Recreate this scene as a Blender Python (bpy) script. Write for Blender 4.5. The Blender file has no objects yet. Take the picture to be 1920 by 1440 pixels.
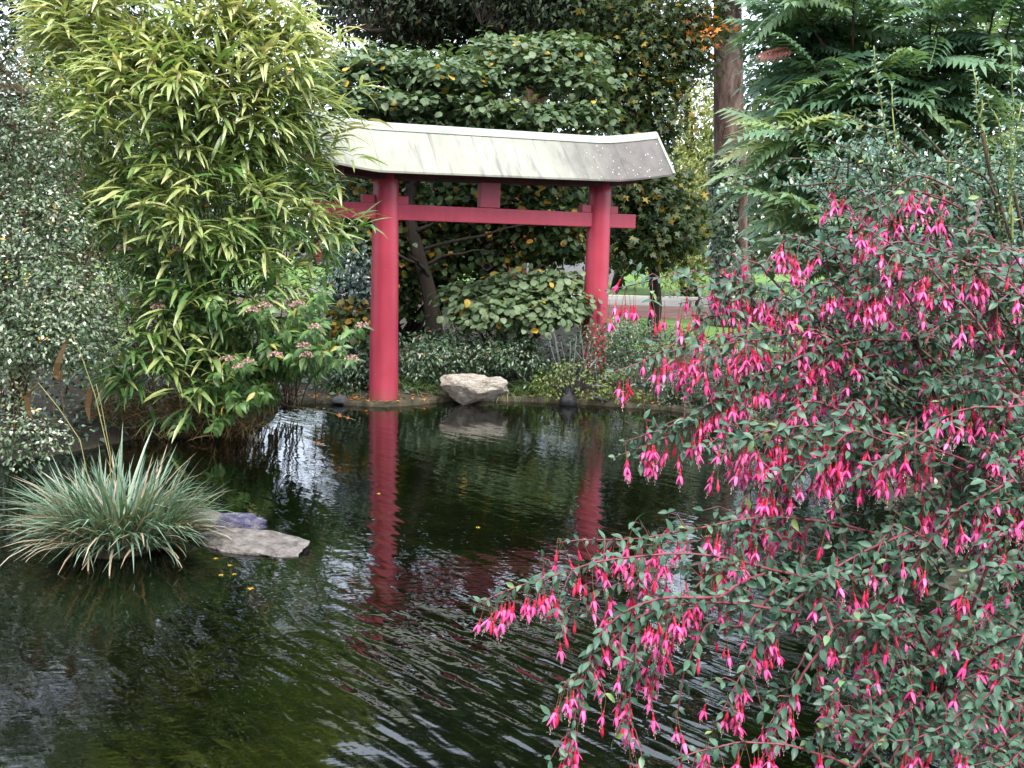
import bpy, math
import numpy as np
from mathutils import Matrix, Vector

rng = np.random.default_rng(11)
SC = bpy.context.scene
COL = SC.collection
F = 1844.0
PITCH, ROLL, CAMZ = math.radians(8.05), math.radians(1.41), 2.0

# ------------------------------------------------------------------ camera
cam_d = bpy.data.cameras.new("camera")
cam_d.sensor_width = 36.0
cam_d.lens = 36.0 * F / 1920.0
cam_d.clip_start, cam_d.clip_end = 0.05, 2000
cam = bpy.data.objects.new("camera", cam_d)
COL.objects.link(cam)
CR = (Matrix.Rotation(math.pi / 2 - PITCH, 3, 'X') @ Matrix.Rotation(ROLL, 3, 'Z'))
cam.matrix_world = Matrix.Translation((0, 0, CAMZ)) @ CR.to_4x4()
SC.camera = cam
CRN = np.array(CR)
CAM = np.array([0, 0, CAMZ])

# ------------------------------------------------------------------ sky and sun
SUN_EL, SUN_AZ = math.radians(58), math.radians(165)
world = bpy.data.worlds.new("World")
SC.world = world
world.use_nodes = True
nt = world.node_tree
nt.nodes.clear()
wo = nt.nodes.new('ShaderNodeOutputWorld')
bg = nt.nodes.new('ShaderNodeBackground')
sky = nt.nodes.new('ShaderNodeTexSky')
sky.sky_type = 'NISHITA'
sky.sun_disc = False
sky.sun_elevation, sky.sun_rotation = SUN_EL, SUN_AZ
sky.air_density, sky.dust_density, sky.ozone_density = 1.0, 4.0, 1.0
mixw = nt.nodes.new('ShaderNodeMix')
mixw.data_type = 'RGBA'
mixw.inputs[0].default_value = 0.55           # even overcast veil over the clear sky
mixw.inputs[7].default_value = (8.2, 8.8, 9.8, 1)
nt.links.new(sky.outputs[0], mixw.inputs[6])
nt.links.new(mixw.outputs[2], bg.inputs[0])
bg.inputs[1].default_value = 0.13
nt.links.new(bg.outputs[0], wo.inputs[0])
sun_d = bpy.data.lights.new("sun", 'SUN')
sun_d.energy, sun_d.angle, sun_d.color = 1.5, math.radians(28), (1.0, 0.95, 0.86)
sun = bpy.data.objects.new("sun", sun_d)
COL.objects.link(sun)
sdir = Vector((math.sin(SUN_AZ) * math.cos(SUN_EL), math.cos(SUN_AZ) * math.cos(SUN_EL), math.sin(SUN_EL)))
sun.rotation_euler = sdir.to_track_quat('Z', 'Y').to_euler()
SC.view_settings.view_transform = 'Standard'
SC.view_settings.look = 'None'
SC.view_settings.exposure = 1.8
SC.view_settings.gamma = 1.0
SC.view_settings.use_curve_mapping = False
SC.render.engine = 'CYCLES'
SC.cycles.max_bounces = 10
SC.cycles.diffuse_bounces = 4
SC.cycles.transparent_max_bounces = 12

# ------------------------------------------------------------------ helpers
def ray(px, py):
    return CRN @ np.array([(px - 960) / F, -(py - 720) / F, -1.0])

def PT(px, py, Y):
    """point of the place seen at a pixel of the photograph, at distance Y ahead"""
    d = ray(px, py)
    return CAM + d * (Y / d[1])

def GP(px, py, z=0.0):
    d = ray(px, py)
    return CAM + d * ((z - CAMZ) / d[2])

def project(P):
    q = (np.asarray(P) - CAM) @ CRN
    dep = -q[..., 2]
    return 960 + F * q[..., 0] / dep, 720 - F * q[..., 1] / dep, dep

def nrm(a):
    a = np.asarray(a, float)
    return a / np.maximum(np.linalg.norm(a, axis=-1, keepdims=True), 1e-9)

def frames(d, n):
    y = nrm(d)
    x = nrm(np.cross(y, n))
    z = np.cross(x, y)
    return np.stack([x, y, z], axis=-1)

def tag(o, label, cat, group=None):
    o['label'] = label
    o['category'] = cat
    if group:
        o['group'] = group
    return o

def thing(name, label, cat, loc, group=None):
    o = bpy.data.objects.new(name, None)
    COL.objects.link(o)
    o.location = loc
    o.empty_display_size = 0.1
    return tag(o, label, cat, group)

def link(name, me, parent=None, label=None, kind=None):
    o = bpy.data.objects.new(name, me)
    COL.objects.link(o)
    if parent is not None:
        o.parent = parent
        w = wloc(parent)
        o.location = (-w[0], -w[1], -w[2])
    if label:
        o['label'] = label
    if kind:
        o['kind'] = kind
    return o

def wloc(o):
    v = Vector((0, 0, 0))
    while o is not None:
        v = v + o.location
        o = o.parent
    return v

class MB:
    """collects polygons, then becomes ONE mesh"""
    def __init__(self):
        self.v, self.f, self.m, self.n = [], [], [], 0
    def add(self, verts, faces, mi=0):
        self.v.append(np.asarray(verts, float))
        self.f += [tuple(int(i) + self.n for i in f) for f in faces]
        self.m += [mi] * len(faces)
        self.n += len(verts)
    def tube(self, pts, rad, sides=6, mi=0, cap=True, wob=0.0):
        pts = np.asarray(pts, float)
        k = len(pts)
        rad = np.broadcast_to(np.asarray(rad, float), (k,))
        t = np.gradient(pts, axis=0)
        t = nrm(t)
        ref = np.array([0, 0, 1.0]) if abs(t[:, 2]).mean() < 0.8 else np.array([1.0, 0, 0])
        x = nrm(np.cross(t, ref))
        y = np.cross(t, x)
        a = np.linspace(0, 2 * np.pi, sides, endpoint=False)
        rr = rad[:, None] * (1 + wob * rng.normal(size=(k, sides)))
        V = pts[:, None] + rr[..., None] * (np.cos(a)[None, :, None] * x[:, None] + np.sin(a)[None, :, None] * y[:, None])
        fs = []
        for i in range(k - 1):
            for j in range(sides):
                j2 = (j + 1) % sides
                fs.append((i * sides + j, i * sides + j2, (i + 1) * sides + j2, (i + 1) * sides + j))
        if cap:
            fs.append(tuple(range(sides))[::-1])
            fs.append(tuple((k - 1) * sides + j for j in range(sides)))
        self.add(V.reshape(-1, 3), fs, mi)
    def box(self, c, ax, ay, az, mi=0):
        c, ax, ay, az = map(np.asarray, (c, ax, ay, az))
        V = [c + sx * ax + sy * ay + sz * az for sz in (-1, 1) for sy in (-1, 1) for sx in (-1, 1)]
        self.add(V, [(0, 2, 3, 1), (4, 5, 7, 6), (0, 1, 5, 4), (2, 6, 7, 3), (0, 4, 6, 2), (1, 3, 7, 5)], mi)
    def mesh(self, name, mats, smooth=False):
        me = bpy.data.meshes.new(name)
        V = np.concatenate(self.v) if self.v else np.zeros((0, 3))
        me.from_pydata(V.tolist(), [], self.f)
        for m in (mats if isinstance(mats, (list, tuple)) else [mats]):
            me.materials.append(m)
        if any(self.m):
            me.polygons.foreach_set('material_index', self.m)
        if smooth:
            me.polygons.foreach_set('use_smooth', [True] * len(self.f))
        me.update()
        return me
    def build(self, name, mats, parent=None, label=None, kind=None, smooth=False, bevel=0):
        o = link(name, self.mesh(name, mats, smooth), parent, label, kind)
        if bevel:
            b = o.modifiers.new('bevel', 'BEVEL')
            b.width, b.segments, b.limit_method = bevel, 2, 'ANGLE'
        return o

def bez(p0, p1, p2, n):
    t = np.linspace(0, 1, n)[:, None]
    return (1 - t) ** 2 * p0 + 2 * t * (1 - t) * p1 + t * t * p2

def wig(pts, amp):
    pts = np.array(pts, float)
    k = len(pts)
    w = rng.normal(size=(k, 3)) * amp
    w = (w + np.roll(w, 1, 0)) / 2
    w[0] = 0
    return pts + w

# ------------------------------------------------------------------ materials
def new_mat(name):
    m = bpy.data.materials.new(name)
    m.use_nodes = True
    n = m.node_tree
    n.nodes.clear()
    out = n.nodes.new('ShaderNodeOutputMaterial')
    return m, n, out

def node(n, t, **kw):
    q = n.nodes.new(t)
    for k, v in kw.items():
        setattr(q, k, v)
    return q

def ramp(n, stops, fac=None):
    r = n.nodes.new('ShaderNodeValToRGB')
    e = r.color_ramp.elements
    while len(e) < len(stops):
        e.new(0.5)
    for i, (p, c) in enumerate(stops):
        e[i].position = p
        e[i].color = (*c, 1)
    if fac is not None:
        n.links.new(fac, r.inputs[0])
    return r

def noise(n, scale, detail=3, rough=0.55, vec=None, scl=None, rot=None):
    t = n.nodes.new('ShaderNodeTexNoise')
    t.inputs['Scale'].default_value = scale
    t.inputs['Detail'].default_value = detail
    t.inputs['Roughness'].default_value = rough
    src = vec
    if src is None:
        src = n.nodes.new('ShaderNodeNewGeometry').outputs['Position']
    for key, val in (('Rotation', rot), ('Scale', scl)):      # turn first, then stretch
        if val is not None:
            mp = n.nodes.new('ShaderNodeMapping')
            mp.inputs[key].default_value = val
            n.links.new(src, mp.inputs[0])
            src = mp.outputs[0]
    n.links.new(src, t.inputs['Vector'])
    return t

def mixc(n, a, b, fac, blend='MIX'):
    m = n.nodes.new('ShaderNodeMix')
    m.data_type = 'RGBA'
    m.blend_type = blend
    for i, s in ((6, a), (7, b)):
        if isinstance(s, tuple):
            m.inputs[i].default_value = (*s, 1)
        else:
            n.links.new(s, m.inputs[i])
    if isinstance(fac, (int, float)):
        m.inputs[0].default_value = fac
    else:
        n.links.new(fac, m.inputs[0])
    return m.outputs[2]

def bump(n, h, strength, dist, prev=None):
    b = n.nodes.new('ShaderNodeBump')
    b.inputs['Strength'].default_value = strength
    b.inputs['Distance'].default_value = dist
    n.links.new(h, b.inputs['Height'])
    if prev is not None:
        n.links.new(prev, b.inputs['Normal'])
    return b.outputs[0]

def leaf_mat(name, stops, rough=0.42, transl=0.25, spec=0.5, tint=(1.25, 1.2, 0.55)):
    """leaf skin: the per-leaf value v picks its own colour"""
    m, n, out = new_mat(name)
    at = node(n, 'ShaderNodeAttribute', attribute_name='v')
    r = ramp(n, stops, at.outputs['Fac'])
    nz = noise(n, 60, 2)
    var = ramp(n, [(0.3, (0.78, 0.8, 0.78)), (0.7, (1.18, 1.15, 1.12))], nz.outputs['Fac'])
    c = mixc(n, r.outputs[0], var.outputs[0], 1.0, 'MULTIPLY')
    p = node(n, 'ShaderNodeBsdfPrincipled')
    n.links.new(c, p.inputs['Base Color'])
    p.inputs['Roughness'].default_value = rough
    p.inputs['Specular IOR Level'].default_value = spec
    t = node(n, 'ShaderNodeBsdfTranslucent')
    tc = mixc(n, c, tint, 1.0, 'MULTIPLY')
    n.links.new(tc, t.inputs[0])
    mx = node(n, 'ShaderNodeMixShader')
    mx.inputs[0].default_value = transl
    n.links.new(p.outputs[0], mx.inputs[1])
    n.links.new(t.outputs[0], mx.inputs[2])
    n.links.new(mx.outputs[0], out.inputs[0])
    return m

def rough_mat(name, stops, scale, rough=0.85, bmp=0.4, dist=0.01, scl=None, detail=5, spec=0.3):
    m, n, out = new_mat(name)
    nz = noise(n, scale, detail, 0.6, scl=scl)
    r = ramp(n, stops, nz.outputs['Fac'])
    p = node(n, 'ShaderNodeBsdfPrincipled')
    n.links.new(r.outputs[0], p.inputs['Base Color'])
    p.inputs['Roughness'].default_value = rough
    p.inputs['Specular IOR Level'].default_value = spec
    if bmp:
        nb = noise(n, scale * 3, 6, 0.65, scl=scl)
        n.links.new(bump(n, nb.outputs['Fac'], bmp, dist), p.inputs['Normal'])
    n.links.new(p.outputs[0], out.inputs[0])
    return m

M = {}
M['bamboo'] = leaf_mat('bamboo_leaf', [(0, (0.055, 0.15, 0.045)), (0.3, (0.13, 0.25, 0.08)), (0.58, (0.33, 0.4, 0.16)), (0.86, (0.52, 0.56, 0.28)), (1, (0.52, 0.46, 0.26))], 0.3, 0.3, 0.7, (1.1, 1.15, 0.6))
M['cane'] = rough_mat('cane_skin', [(0.3, (0.09, 0.08, 0.03)), (0.7, (0.2, 0.17, 0.07))], 9, 0.5, 0.1)
M['straw'] = leaf_mat('dry_leaf', [(0, (0.09, 0.055, 0.025)), (0.5, (0.22, 0.15, 0.07)), (1, (0.36, 0.27, 0.15))], 0.7, 0.2, 0.2, (1.1, 1.0, 0.8))
M['twig'] = rough_mat('twig_bark', [(0.3, (0.05, 0.035, 0.022)), (0.7, (0.12, 0.085, 0.055))], 20, 0.8, 0.2)
M['grey'] = leaf_mat('small_gloss_leaf', [(0, (0.055, 0.1, 0.055)), (0.45, (0.11, 0.18, 0.09)), (0.8, (0.24, 0.28, 0.18)), (0.96, (0.4, 0.41, 0.3)), (1, (0.5, 0.3, 0.03))], 0.26, 0.12, 0.9)
M['white'] = leaf_mat('white_blossom', [(0, (0.32, 0.34, 0.27)), (1, (0.62, 0.62, 0.56))], 0.6, 0.3, 0.2, (1, 1, 1))
M['fuch'] = leaf_mat('fuchsia_leaf', [(0, (0.028, 0.08, 0.055)), (0.5, (0.06, 0.14, 0.095)), (0.85, (0.105, 0.21, 0.14)), (1, (0.2, 0.31, 0.11))], 0.46, 0.2, 0.45, (1.3, 1.4, 0.6))
M['fstem'] = rough_mat('fuchsia_stem', [(0.3, (0.12, 0.03, 0.045)), (0.7, (0.24, 0.065, 0.085))], 25, 0.5, 0.1)
M['spir'] = leaf_mat('spear_leaf', [(0, (0.035, 0.1, 0.03)), (0.5, (0.075, 0.17, 0.05)), (0.9, (0.15, 0.25, 0.07)), (1, (0.42, 0.33, 0.06))], 0.4, 0.25, 0.5)
M['head'] = leaf_mat('faded_floret', [(0, (0.3, 0.17, 0.15)), (1, (0.58, 0.42, 0.38))], 0.8, 0.2, 0.2, (1, 0.9, 0.9))
M['sedge'] = leaf_mat('sedge_blade', [(0, (0.07, 0.14, 0.09)), (0.55, (0.13, 0.21, 0.145)), (0.8, (0.23, 0.31, 0.23)), (0.84, (0.24, 0.18, 0.12)), (1, (0.45, 0.39, 0.3))], 0.36, 0.2, 0.6)
M['hazel'] = leaf_mat('round_leaf', [(0, (0.05, 0.1, 0.045)), (0.5, (0.105, 0.165, 0.08)), (0.92, (0.17, 0.23, 0.125)), (0.95, (0.45, 0.32, 0.04)), (1, (0.55, 0.3, 0.05))], 0.5, 0.25, 0.45)
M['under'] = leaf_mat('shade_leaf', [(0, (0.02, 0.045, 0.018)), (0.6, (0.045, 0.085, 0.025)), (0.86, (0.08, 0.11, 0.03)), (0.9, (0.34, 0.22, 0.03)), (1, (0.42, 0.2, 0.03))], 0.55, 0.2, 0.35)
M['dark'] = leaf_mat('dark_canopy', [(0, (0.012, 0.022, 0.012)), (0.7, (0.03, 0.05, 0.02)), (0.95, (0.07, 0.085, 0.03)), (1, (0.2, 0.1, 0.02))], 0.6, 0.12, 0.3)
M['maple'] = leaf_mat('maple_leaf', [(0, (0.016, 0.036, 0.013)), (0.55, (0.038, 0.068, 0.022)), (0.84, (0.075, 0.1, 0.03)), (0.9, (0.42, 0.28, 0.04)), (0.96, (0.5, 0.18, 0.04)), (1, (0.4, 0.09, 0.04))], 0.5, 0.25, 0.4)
M['weep'] = leaf_mat('pale_weeping_leaf', [(0, (0.13, 0.18, 0.05)), (0.6, (0.3, 0.35, 0.12)), (1, (0.5, 0.47, 0.25))], 0.6, 0.3, 0.3)
M['frond'] = leaf_mat('feather_leaf', [(0, (0.075, 0.16, 0.1)), (0.4, (0.16, 0.28, 0.175)), (0.7, (0.26, 0.37, 0.2)), (0.9, (0.35, 0.41, 0.18)), (0.94, (0.34, 0.24, 0.1)), (1, (0.36, 0.1, 0.1))], 0.4, 0.3, 0.5)
M['coto'] = leaf_mat('tiny_blue_leaf', [(0, (0.06, 0.15, 0.11)), (0.6, (0.15, 0.28, 0.21)), (0.92, (0.24, 0.38, 0.28)), (1, (0.34, 0.38, 0.12))], 0.3, 0.18, 0.8)
M['shoot'] = rough_mat('green_shoot', [(0.3, (0.2, 0.25, 0.07)), (0.7, (0.34, 0.38, 0.14))], 20, 0.5, 0.1)
M['rhodo'] = leaf_mat('blue_gloss_leaf', [(0, (0.02, 0.045, 0.04)), (0.7, (0.045, 0.085, 0.08)), (1, (0.09, 0.14, 0.14))], 0.3, 0.08, 0.8)
M['cover'] = leaf_mat('ground_leaf', [(0, (0.025, 0.055, 0.028)), (0.6, (0.055, 0.105, 0.05)), (0.95, (0.11, 0.16, 0.09)), (1, (0.3, 0.12, 0.06))], 0.36, 0.15, 0.7)
M['lime'] = leaf_mat('lime_leaf', [(0, (0.05, 0.1, 0.025)), (1, (0.2, 0.25, 0.06))], 0.5, 0.25, 0.4)
M['strap'] = leaf_mat('strap_leaf', [(0, (0.03, 0.08, 0.025)), (0.85, (0.09, 0.17, 0.06)), (1, (0.27, 0.22, 0.1))], 0.4, 0.2, 0.5)
M['ivy'] = leaf_mat('ivy_leaf', [(0, (0.015, 0.04, 0.018)), (0.8, (0.04, 0.075, 0.035)), (1, (0.09, 0.12, 0.06))], 0.3, 0.05, 0.8)
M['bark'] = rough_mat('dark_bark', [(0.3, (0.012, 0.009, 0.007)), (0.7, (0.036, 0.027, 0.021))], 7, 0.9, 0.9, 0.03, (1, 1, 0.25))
M['redbark'] = rough_mat('red_bark', [(0.3, (0.07, 0.035, 0.02)), (0.7, (0.19, 0.09, 0.05))], 7, 0.9, 0.9, 0.03, (1, 1, 0.22))
M['pinkbark'] = rough_mat('pinkish_bark', [(0.38, (0.05, 0.03, 0.025)), (0.52, (0.13, 0.085, 0.07)), (0.68, (0.24, 0.17, 0.145))], 7, 0.9, 0.9, 0.03, (1, 1, 0.3))
M['stalk'] = rough_mat('grey_stalk', [(0.3, (0.09, 0.1, 0.11)), (0.7, (0.19, 0.2, 0.215))], 16, 0.7, 0.2)
M['yellowstalk'] = rough_mat('yellow_stalk', [(0.3, (0.14, 0.14, 0.05)), (0.7, (0.24, 0.23, 0.09))], 12, 0.6, 0.2)
M['blackstem'] = rough_mat('black_stem', [(0.3, (0.012, 0.012, 0.014)), (0.7, (0.05, 0.05, 0.06))], 16, 0.7, 0.2)

def paint_mat():
    m, n, out = new_mat('red_paint')
    nz = noise(n, 2.2, 5)
    r = ramp(n, [(0.3, (0.31, 0.03, 0.055)), (0.7, (0.38, 0.042, 0.075))], nz.outputs['Fac'])
    sp = noise(n, 38, 2, 0.5)
    rs = ramp(n, [(0.76, (0, 0, 0)), (0.8, (1, 1, 1))], sp.outputs['Fac'])
    c = mixc(n, r.outputs[0], (0.55, 0.35, 0.33), rs.outputs[0])
    st = noise(n, 6, 5, 0.6, scl=(3, 3, 0.3))
    rst = ramp(n, [(0.35, (0.93, 0.92, 0.92)), (0.65, (1.04, 1.04, 1.04))], st.outputs['Fac'])
    c = mixc(n, c, rst.outputs[0], 1.0, 'MULTIPLY')
    gg = n.nodes.new('ShaderNodeNewGeometry')
    sz_ = n.nodes.new('ShaderNodeSeparateXYZ')
    n.links.new(gg.outputs['Position'], sz_.inputs[0])
    rag = noise(n, 7, 5, 0.7, scl=(1, 1, 0.5))
    hh = node(n, 'ShaderNodeMath', operation='MULTIPLY_ADD')
    n.links.new(rag.outputs['Fac'], hh.inputs[0]); hh.inputs[1].default_value = -0.5
    n.links.new(sz_.outputs[2], hh.inputs[2])
    tide = n.nodes.new('ShaderNodeMapRange')      # algae and splash marks above the waterline
    tide.inputs[1].default_value, tide.inputs[2].default_value = -0.02, -0.24
    n.links.new(hh.outputs[0], tide.inputs[0])
    tf = node(n, 'ShaderNodeMath', operation='MULTIPLY')
    n.links.new(tide.outputs[0], tf.inputs[0]); tf.inputs[1].default_value = 0.75
    c = mixc(n, c, (0.16, 0.075, 0.055), tf.outputs[0])
    p = node(n, 'ShaderNodeBsdfPrincipled')
    n.links.new(c, p.inputs['Base Color'])
    p.inputs['Roughness'].default_value = 0.4
    nb = noise(n, 14, 4)
    n.links.new(bump(n, nb.outputs['Fac'], 0.12, 0.01), p.inputs['Normal'])
    n.links.new(p.outputs[0], out.inputs[0])
    return m
M['paint'] = paint_mat()

# ------------------------------------------------------------------ leaf templates
class T:
    def __init__(self, V, polys, mi=None):
        self.V = np.asarray(V, float)
        self.polys = [tuple(p) for p in polys]
        self.mi = mi or [0] * len(self.polys)

def merge(ts):
    V, P, m, k = [], [], [], 0
    for t in ts:
        V.append(t.V)
        P += [tuple(i + k for i in p) for p in t.polys]
        m += t.mi
        k += len(t.V)
    return T(np.concatenate(V), P, m)

def blade(prof, droop=0.2, fold=0.25, mi=0, twist=0.0):
    """prof: (t, half width) along a leaf of length 1 that bends down by droop"""
    rows, V, P = [], [], []
    ang, y, z, pt = 0.0, 0.0, 0.0, 0.0
    for t, w in prof:
        dt = t - pt
        ang = droop * t * 1.6
        y += math.cos(ang) * dt
        z -= math.sin(ang) * dt
        pt = t
        if w == 0:
            V.append((0, y, z))
            rows.append((len(V) - 1,))
        else:
            c, s = math.cos(twist * t), math.sin(twist * t)
            V += [(-w * c, y, z + fold * w - w * s), (0, y, z), (w * c, y, z + fold * w + w * s)]
            rows.append((len(V) - 3, len(V) - 2, len(V) - 1))
    for a, b in zip(rows, rows[1:]):
        if len(a) == 1 and len(b) == 1:
            continue
        if len(a) == 1:
            P += [(a[0], b[1], b[0]), (a[0], b[2], b[1])]
        elif len(b) == 1:
            P += [(a[0], a[1], b[0]), (a[1], a[2], b[0])]
        else:
            P += [(a[0], a[1], b[1], b[0]), (a[1], a[2], b[2], b[1])]
    return T(V, P, [mi] * len(P))

OVATE = [(0, 0), (0.12, 0.11), (0.35, 0.21), (0.6, 0.2), (0.85, 0.09), (1, 0)]
LANCE = [(0, 0), (0.15, 0.04), (0.4, 0.054), (0.7, 0.042), (0.9, 0.018), (1, 0)]
SPEAR = [(0, 0), (0.2, 0.13), (0.45, 0.19), (0.75, 0.11), (1, 0)]
ROUND = [(0, 0), (0.1, 0.22), (0.4, 0.42), (0.75, 0.34), (1, 0)]
SMALL = [(0, 0), (0.45, 0.26), (1, 0)]
STRAPB = [(0, 0.012), (0.25, 0.0155), (0.5, 0.014), (0.75, 0.009), (1, 0)]

def variants(prof, droops, folds):
    return [blade(prof, d, f, 0, tw) for d, f, tw in zip(droops, folds, (0.0, 0.5, -0.5, 0.3, -0.2))]

T_OVATE = variants(OVATE, (0.1, 0.35, 0.6, 0.25), (0.25, 0.4, 0.1, 0.5))
T_BAMBOO = variants(LANCE, (0.25, 0.5, 0.75, 0.38), (0.5, 0.3, 0.6, 0.4))
T_SPEAR = variants(SPEAR, (0.2, 0.5, 0.75), (0.3, 0.5, 0.2))
T_ROUND = variants(ROUND, (0.1, 0.3, 0.5), (0.15, 0.3, -0.1))
T_SMALL = variants(SMALL, (0.1, 0.4, 0.3), (0.3, 0.5, 0.0))
T_STRAP = variants(STRAPB, (0.5, 0.9, 1.25, 0.75), (0.6, 0.3, 0.4, 0.6))

def pinnate(npair, ll, droop, ang0=1.05):
    ts = []
    rows = 6
    V, P = [], []
    yy, zz = [], []
    y = z = 0.0
    N = 24
    for i in range(N + 1):
        t = i / N
        a = droop * t * 1.5 - 0.15
        yy.append(y); zz.append(z)
        y += math.cos(a) / N
        z -= math.sin(a) / N
    yy, zz = np.array(yy), np.array(zz)
    tt = np.linspace(0, 1, N + 1)
    pts = [(0, np.interp(t, tt, yy), np.interp(t, tt, zz)) for t in np.linspace(0, 1, rows)]
    for i, p in enumerate(pts):
        w = 0.008 * (1 - 0.6 * i / rows)
        V += [(-w, p[1], p[2]), (w, p[1], p[2])]
    for i in range(rows - 1):
        P.append((2 * i, 2 * i + 1, 2 * i + 3, 2 * i + 2))
    ts.append(T(V, P))
    def leaflet(base, d, L):
        d = np.array(d) / np.linalg.norm(d)
        side = np.cross(d, (0, 0, 1.0)); side /= np.linalg.norm(side)
        up = np.cross(side, d)
        w = L * 0.19
        b = np.array(base)
        return T([b, b + d * L * 0.4 + side * w + up * w * 0.3, b + d * L * 0.42, b + d * L * 0.4 - side * w + up * w * 0.3, b + d * L - np.array([0, 0, L * 0.28])],
                 [(0, 2, 1), (0, 3, 2), (1, 2, 4), (2, 3, 4)])
    for k in range(npair):
        t = 0.14 + 0.8 * k / (npair - 1)
        base = (0, np.interp(t, tt, yy), np.interp(t, tt, zz))
        L = ll * (0.65 + 0.5 * math.sin(math.pi * min(1, t * 0.85 + 0.1)))
        a = ang0 - 0.35 * t
        for s in (-1, 1):
            ts.append(leaflet(base, (s * math.sin(a), math.cos(a), -0.12), L * (0.92 + 0.16 * rng.random())))
    ts.append(leaflet(pts[-1], (0.05, 1, -0.4), ll * 0.8))
    return merge(ts)

T_FROND = [pinnate(9, 0.27, d) for d in (0.25, 0.55, 0.9)]

def maple_leaf(droop):
    A = [(-2.6, 0.28), (-1.9, 0.62), (-1.55, 0.36), (-0.9, 0.82), (-0.5, 0.42), (0, 1.0), (0.5, 0.42), (0.9, 0.82), (1.55, 0.36), (1.9, 0.62), (2.6, 0.28)]
    V = [(0, 0.3, 0.03)] + [(0.55 * r * math.sin(a), 0.3 + 0.62 * r * math.cos(a), -droop * r * r * 0.3) for a, r in A]
    return T(V, [(0, i + 1, i) for i in range(1, len(A))])
T_MAPLE = [maple_leaf(d) for d in (0.1, 0.6, -0.4)]

# ------------------------------------------------------------------ scattering leaves: the largest seen become parts, the rest one part
JOBS = []
def scatter(th, single, mass, temps, pos, R, size, v, mats, nsingle=300, labelmass=None):
    JOBS.append(dict(th=th, single=single, mass=mass, temps=temps, pos=np.asarray(pos, float), R=np.asarray(R, float),
                     s=np.asarray(size, float), v=np.clip(np.asarray(v, float), 0.002, 0.998), mats=mats if isinstance(mats, list) else [mats], n=nsingle))

def big_mesh(name, temps, var, pos, R, s, v, mats):
    Vs, LV, LT, MI, AV = [], [], [], [], []
    off = 0
    for k, t in enumerate(temps):
        sel = np.nonzero(var == k)[0]
        if len(sel) == 0:
            continue
        W = np.einsum('nij,kj->nki', R[sel], t.V) * s[sel][:, None, None] + pos[sel][:, None]
        nv = len(t.V)
        loops = np.concatenate([np.array(p) for p in t.polys])
        lt = np.array([len(p) for p in t.polys])
        LV.append((loops[None] + (off + np.arange(len(sel)) * nv)[:, None]).ravel())
        LT.append(np.tile(lt, len(sel)))
        MI.append(np.tile(np.array(t.mi), len(sel)))
        AV.append(np.repeat(v[sel], len(lt)))
        Vs.append(W.reshape(-1, 3))
        off += nv * len(sel)
    Vs, LV, LT, MI, AV = map(np.concatenate, (Vs, LV, LT, MI, AV))
    me = bpy.data.meshes.new(name)
    me.vertices.add(len(Vs)); me.loops.add(len(LV)); me.polygons.add(len(LT))
    me.vertices.foreach_set('co', Vs.ravel())
    me.loops.foreach_set('vertex_index', LV.astype(np.int32))
    ls = np.concatenate([[0], np.cumsum(LT)[:-1]])
    me.polygons.foreach_set('loop_start', ls.astype(np.int32))
    try:
        me.polygons.foreach_set('loop_total', LT.astype(np.int32))
    except Exception:
        pass
    me.polygons.foreach_set('material_index', MI.astype(np.int32))
    a = me.attributes.new('v', 'FLOAT', 'FACE')
    a.data.foreach_set('value', AV)
    for m in mats:
        me.materials.append(m)
    me.update(calc_edges=True)
    return me

def flush():
    cell = 6
    W, H = 1920 // cell, 1440 // cell
    zb = np.full(W * H, 1e9)
    for J in JOBS:
        c = J['pos'] + J['R'][:, :, 1] * J['s'][:, None] * J.get('mid', 0.5)
        x, y, d = project(c)
        J['scr'] = (x, y, d)
        ok = (d > 0.3) & (x > 0) & (x < 1919) & (y > 0) & (y < 1439)
        J['ok'] = ok
        idx = np.where(ok, (y // cell).astype(int).clip(0, H - 1) * W + (x // cell).astype(int).clip(0, W - 1), 0)
        J['idx'] = idx
        np.minimum.at(zb, idx[ok], d[ok])
    for J in JOBS:
        x, y, d = J['scr']
        N = len(d)
        var = rng.integers(0, len(J['temps']), N)
        vis = J['ok'] & (d < zb[J['idx']] + 0.12)
        vdir = nrm(J['pos'] - CAM)
        area = (J['s'] / d) ** 2 * (0.35 + np.abs((J['R'][:, :, 2] * vdir).sum(1))) * vis
        n = min(J['n'], int(vis.sum()))
        singles = np.argsort(-area)[:n] if n else np.zeros(0, int)
        rest = np.ones(N, bool)
        rest[singles] = False
        th = J['th']
        base = np.array(wloc(th))
        cache = {}
        for i in singles:
            key = (var[i], int(J['v'][i] * 12))
            me = cache.get(key)
            if me is None:
                me = big_mesh(J['single'], [J['temps'][var[i]]], np.zeros(1, int), np.zeros((1, 3)), np.eye(3)[None], np.ones(1), np.array([(key[1] + 0.5) / 12]), J['mats'])
                cache[key] = me
            o = bpy.data.objects.new(J['single'], me)
            COL.objects.link(o)
            o.parent = th
            m4 = np.eye(4)
            m4[:3, :3] = J['R'][i] * J['s'][i]
            m4[:3, 3] = J['pos'][i] - base
            o.matrix_basis = Matrix(m4.tolist())
        if rest.any():
            me = big_mesh(J['mass'], J['temps'], var[rest], J['pos'][rest], J['R'][rest], J['s'][rest], J['v'][rest], J['mats'])
            link(J['mass'], me, th, kind='stuff')
    JOBS.clear()

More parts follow.
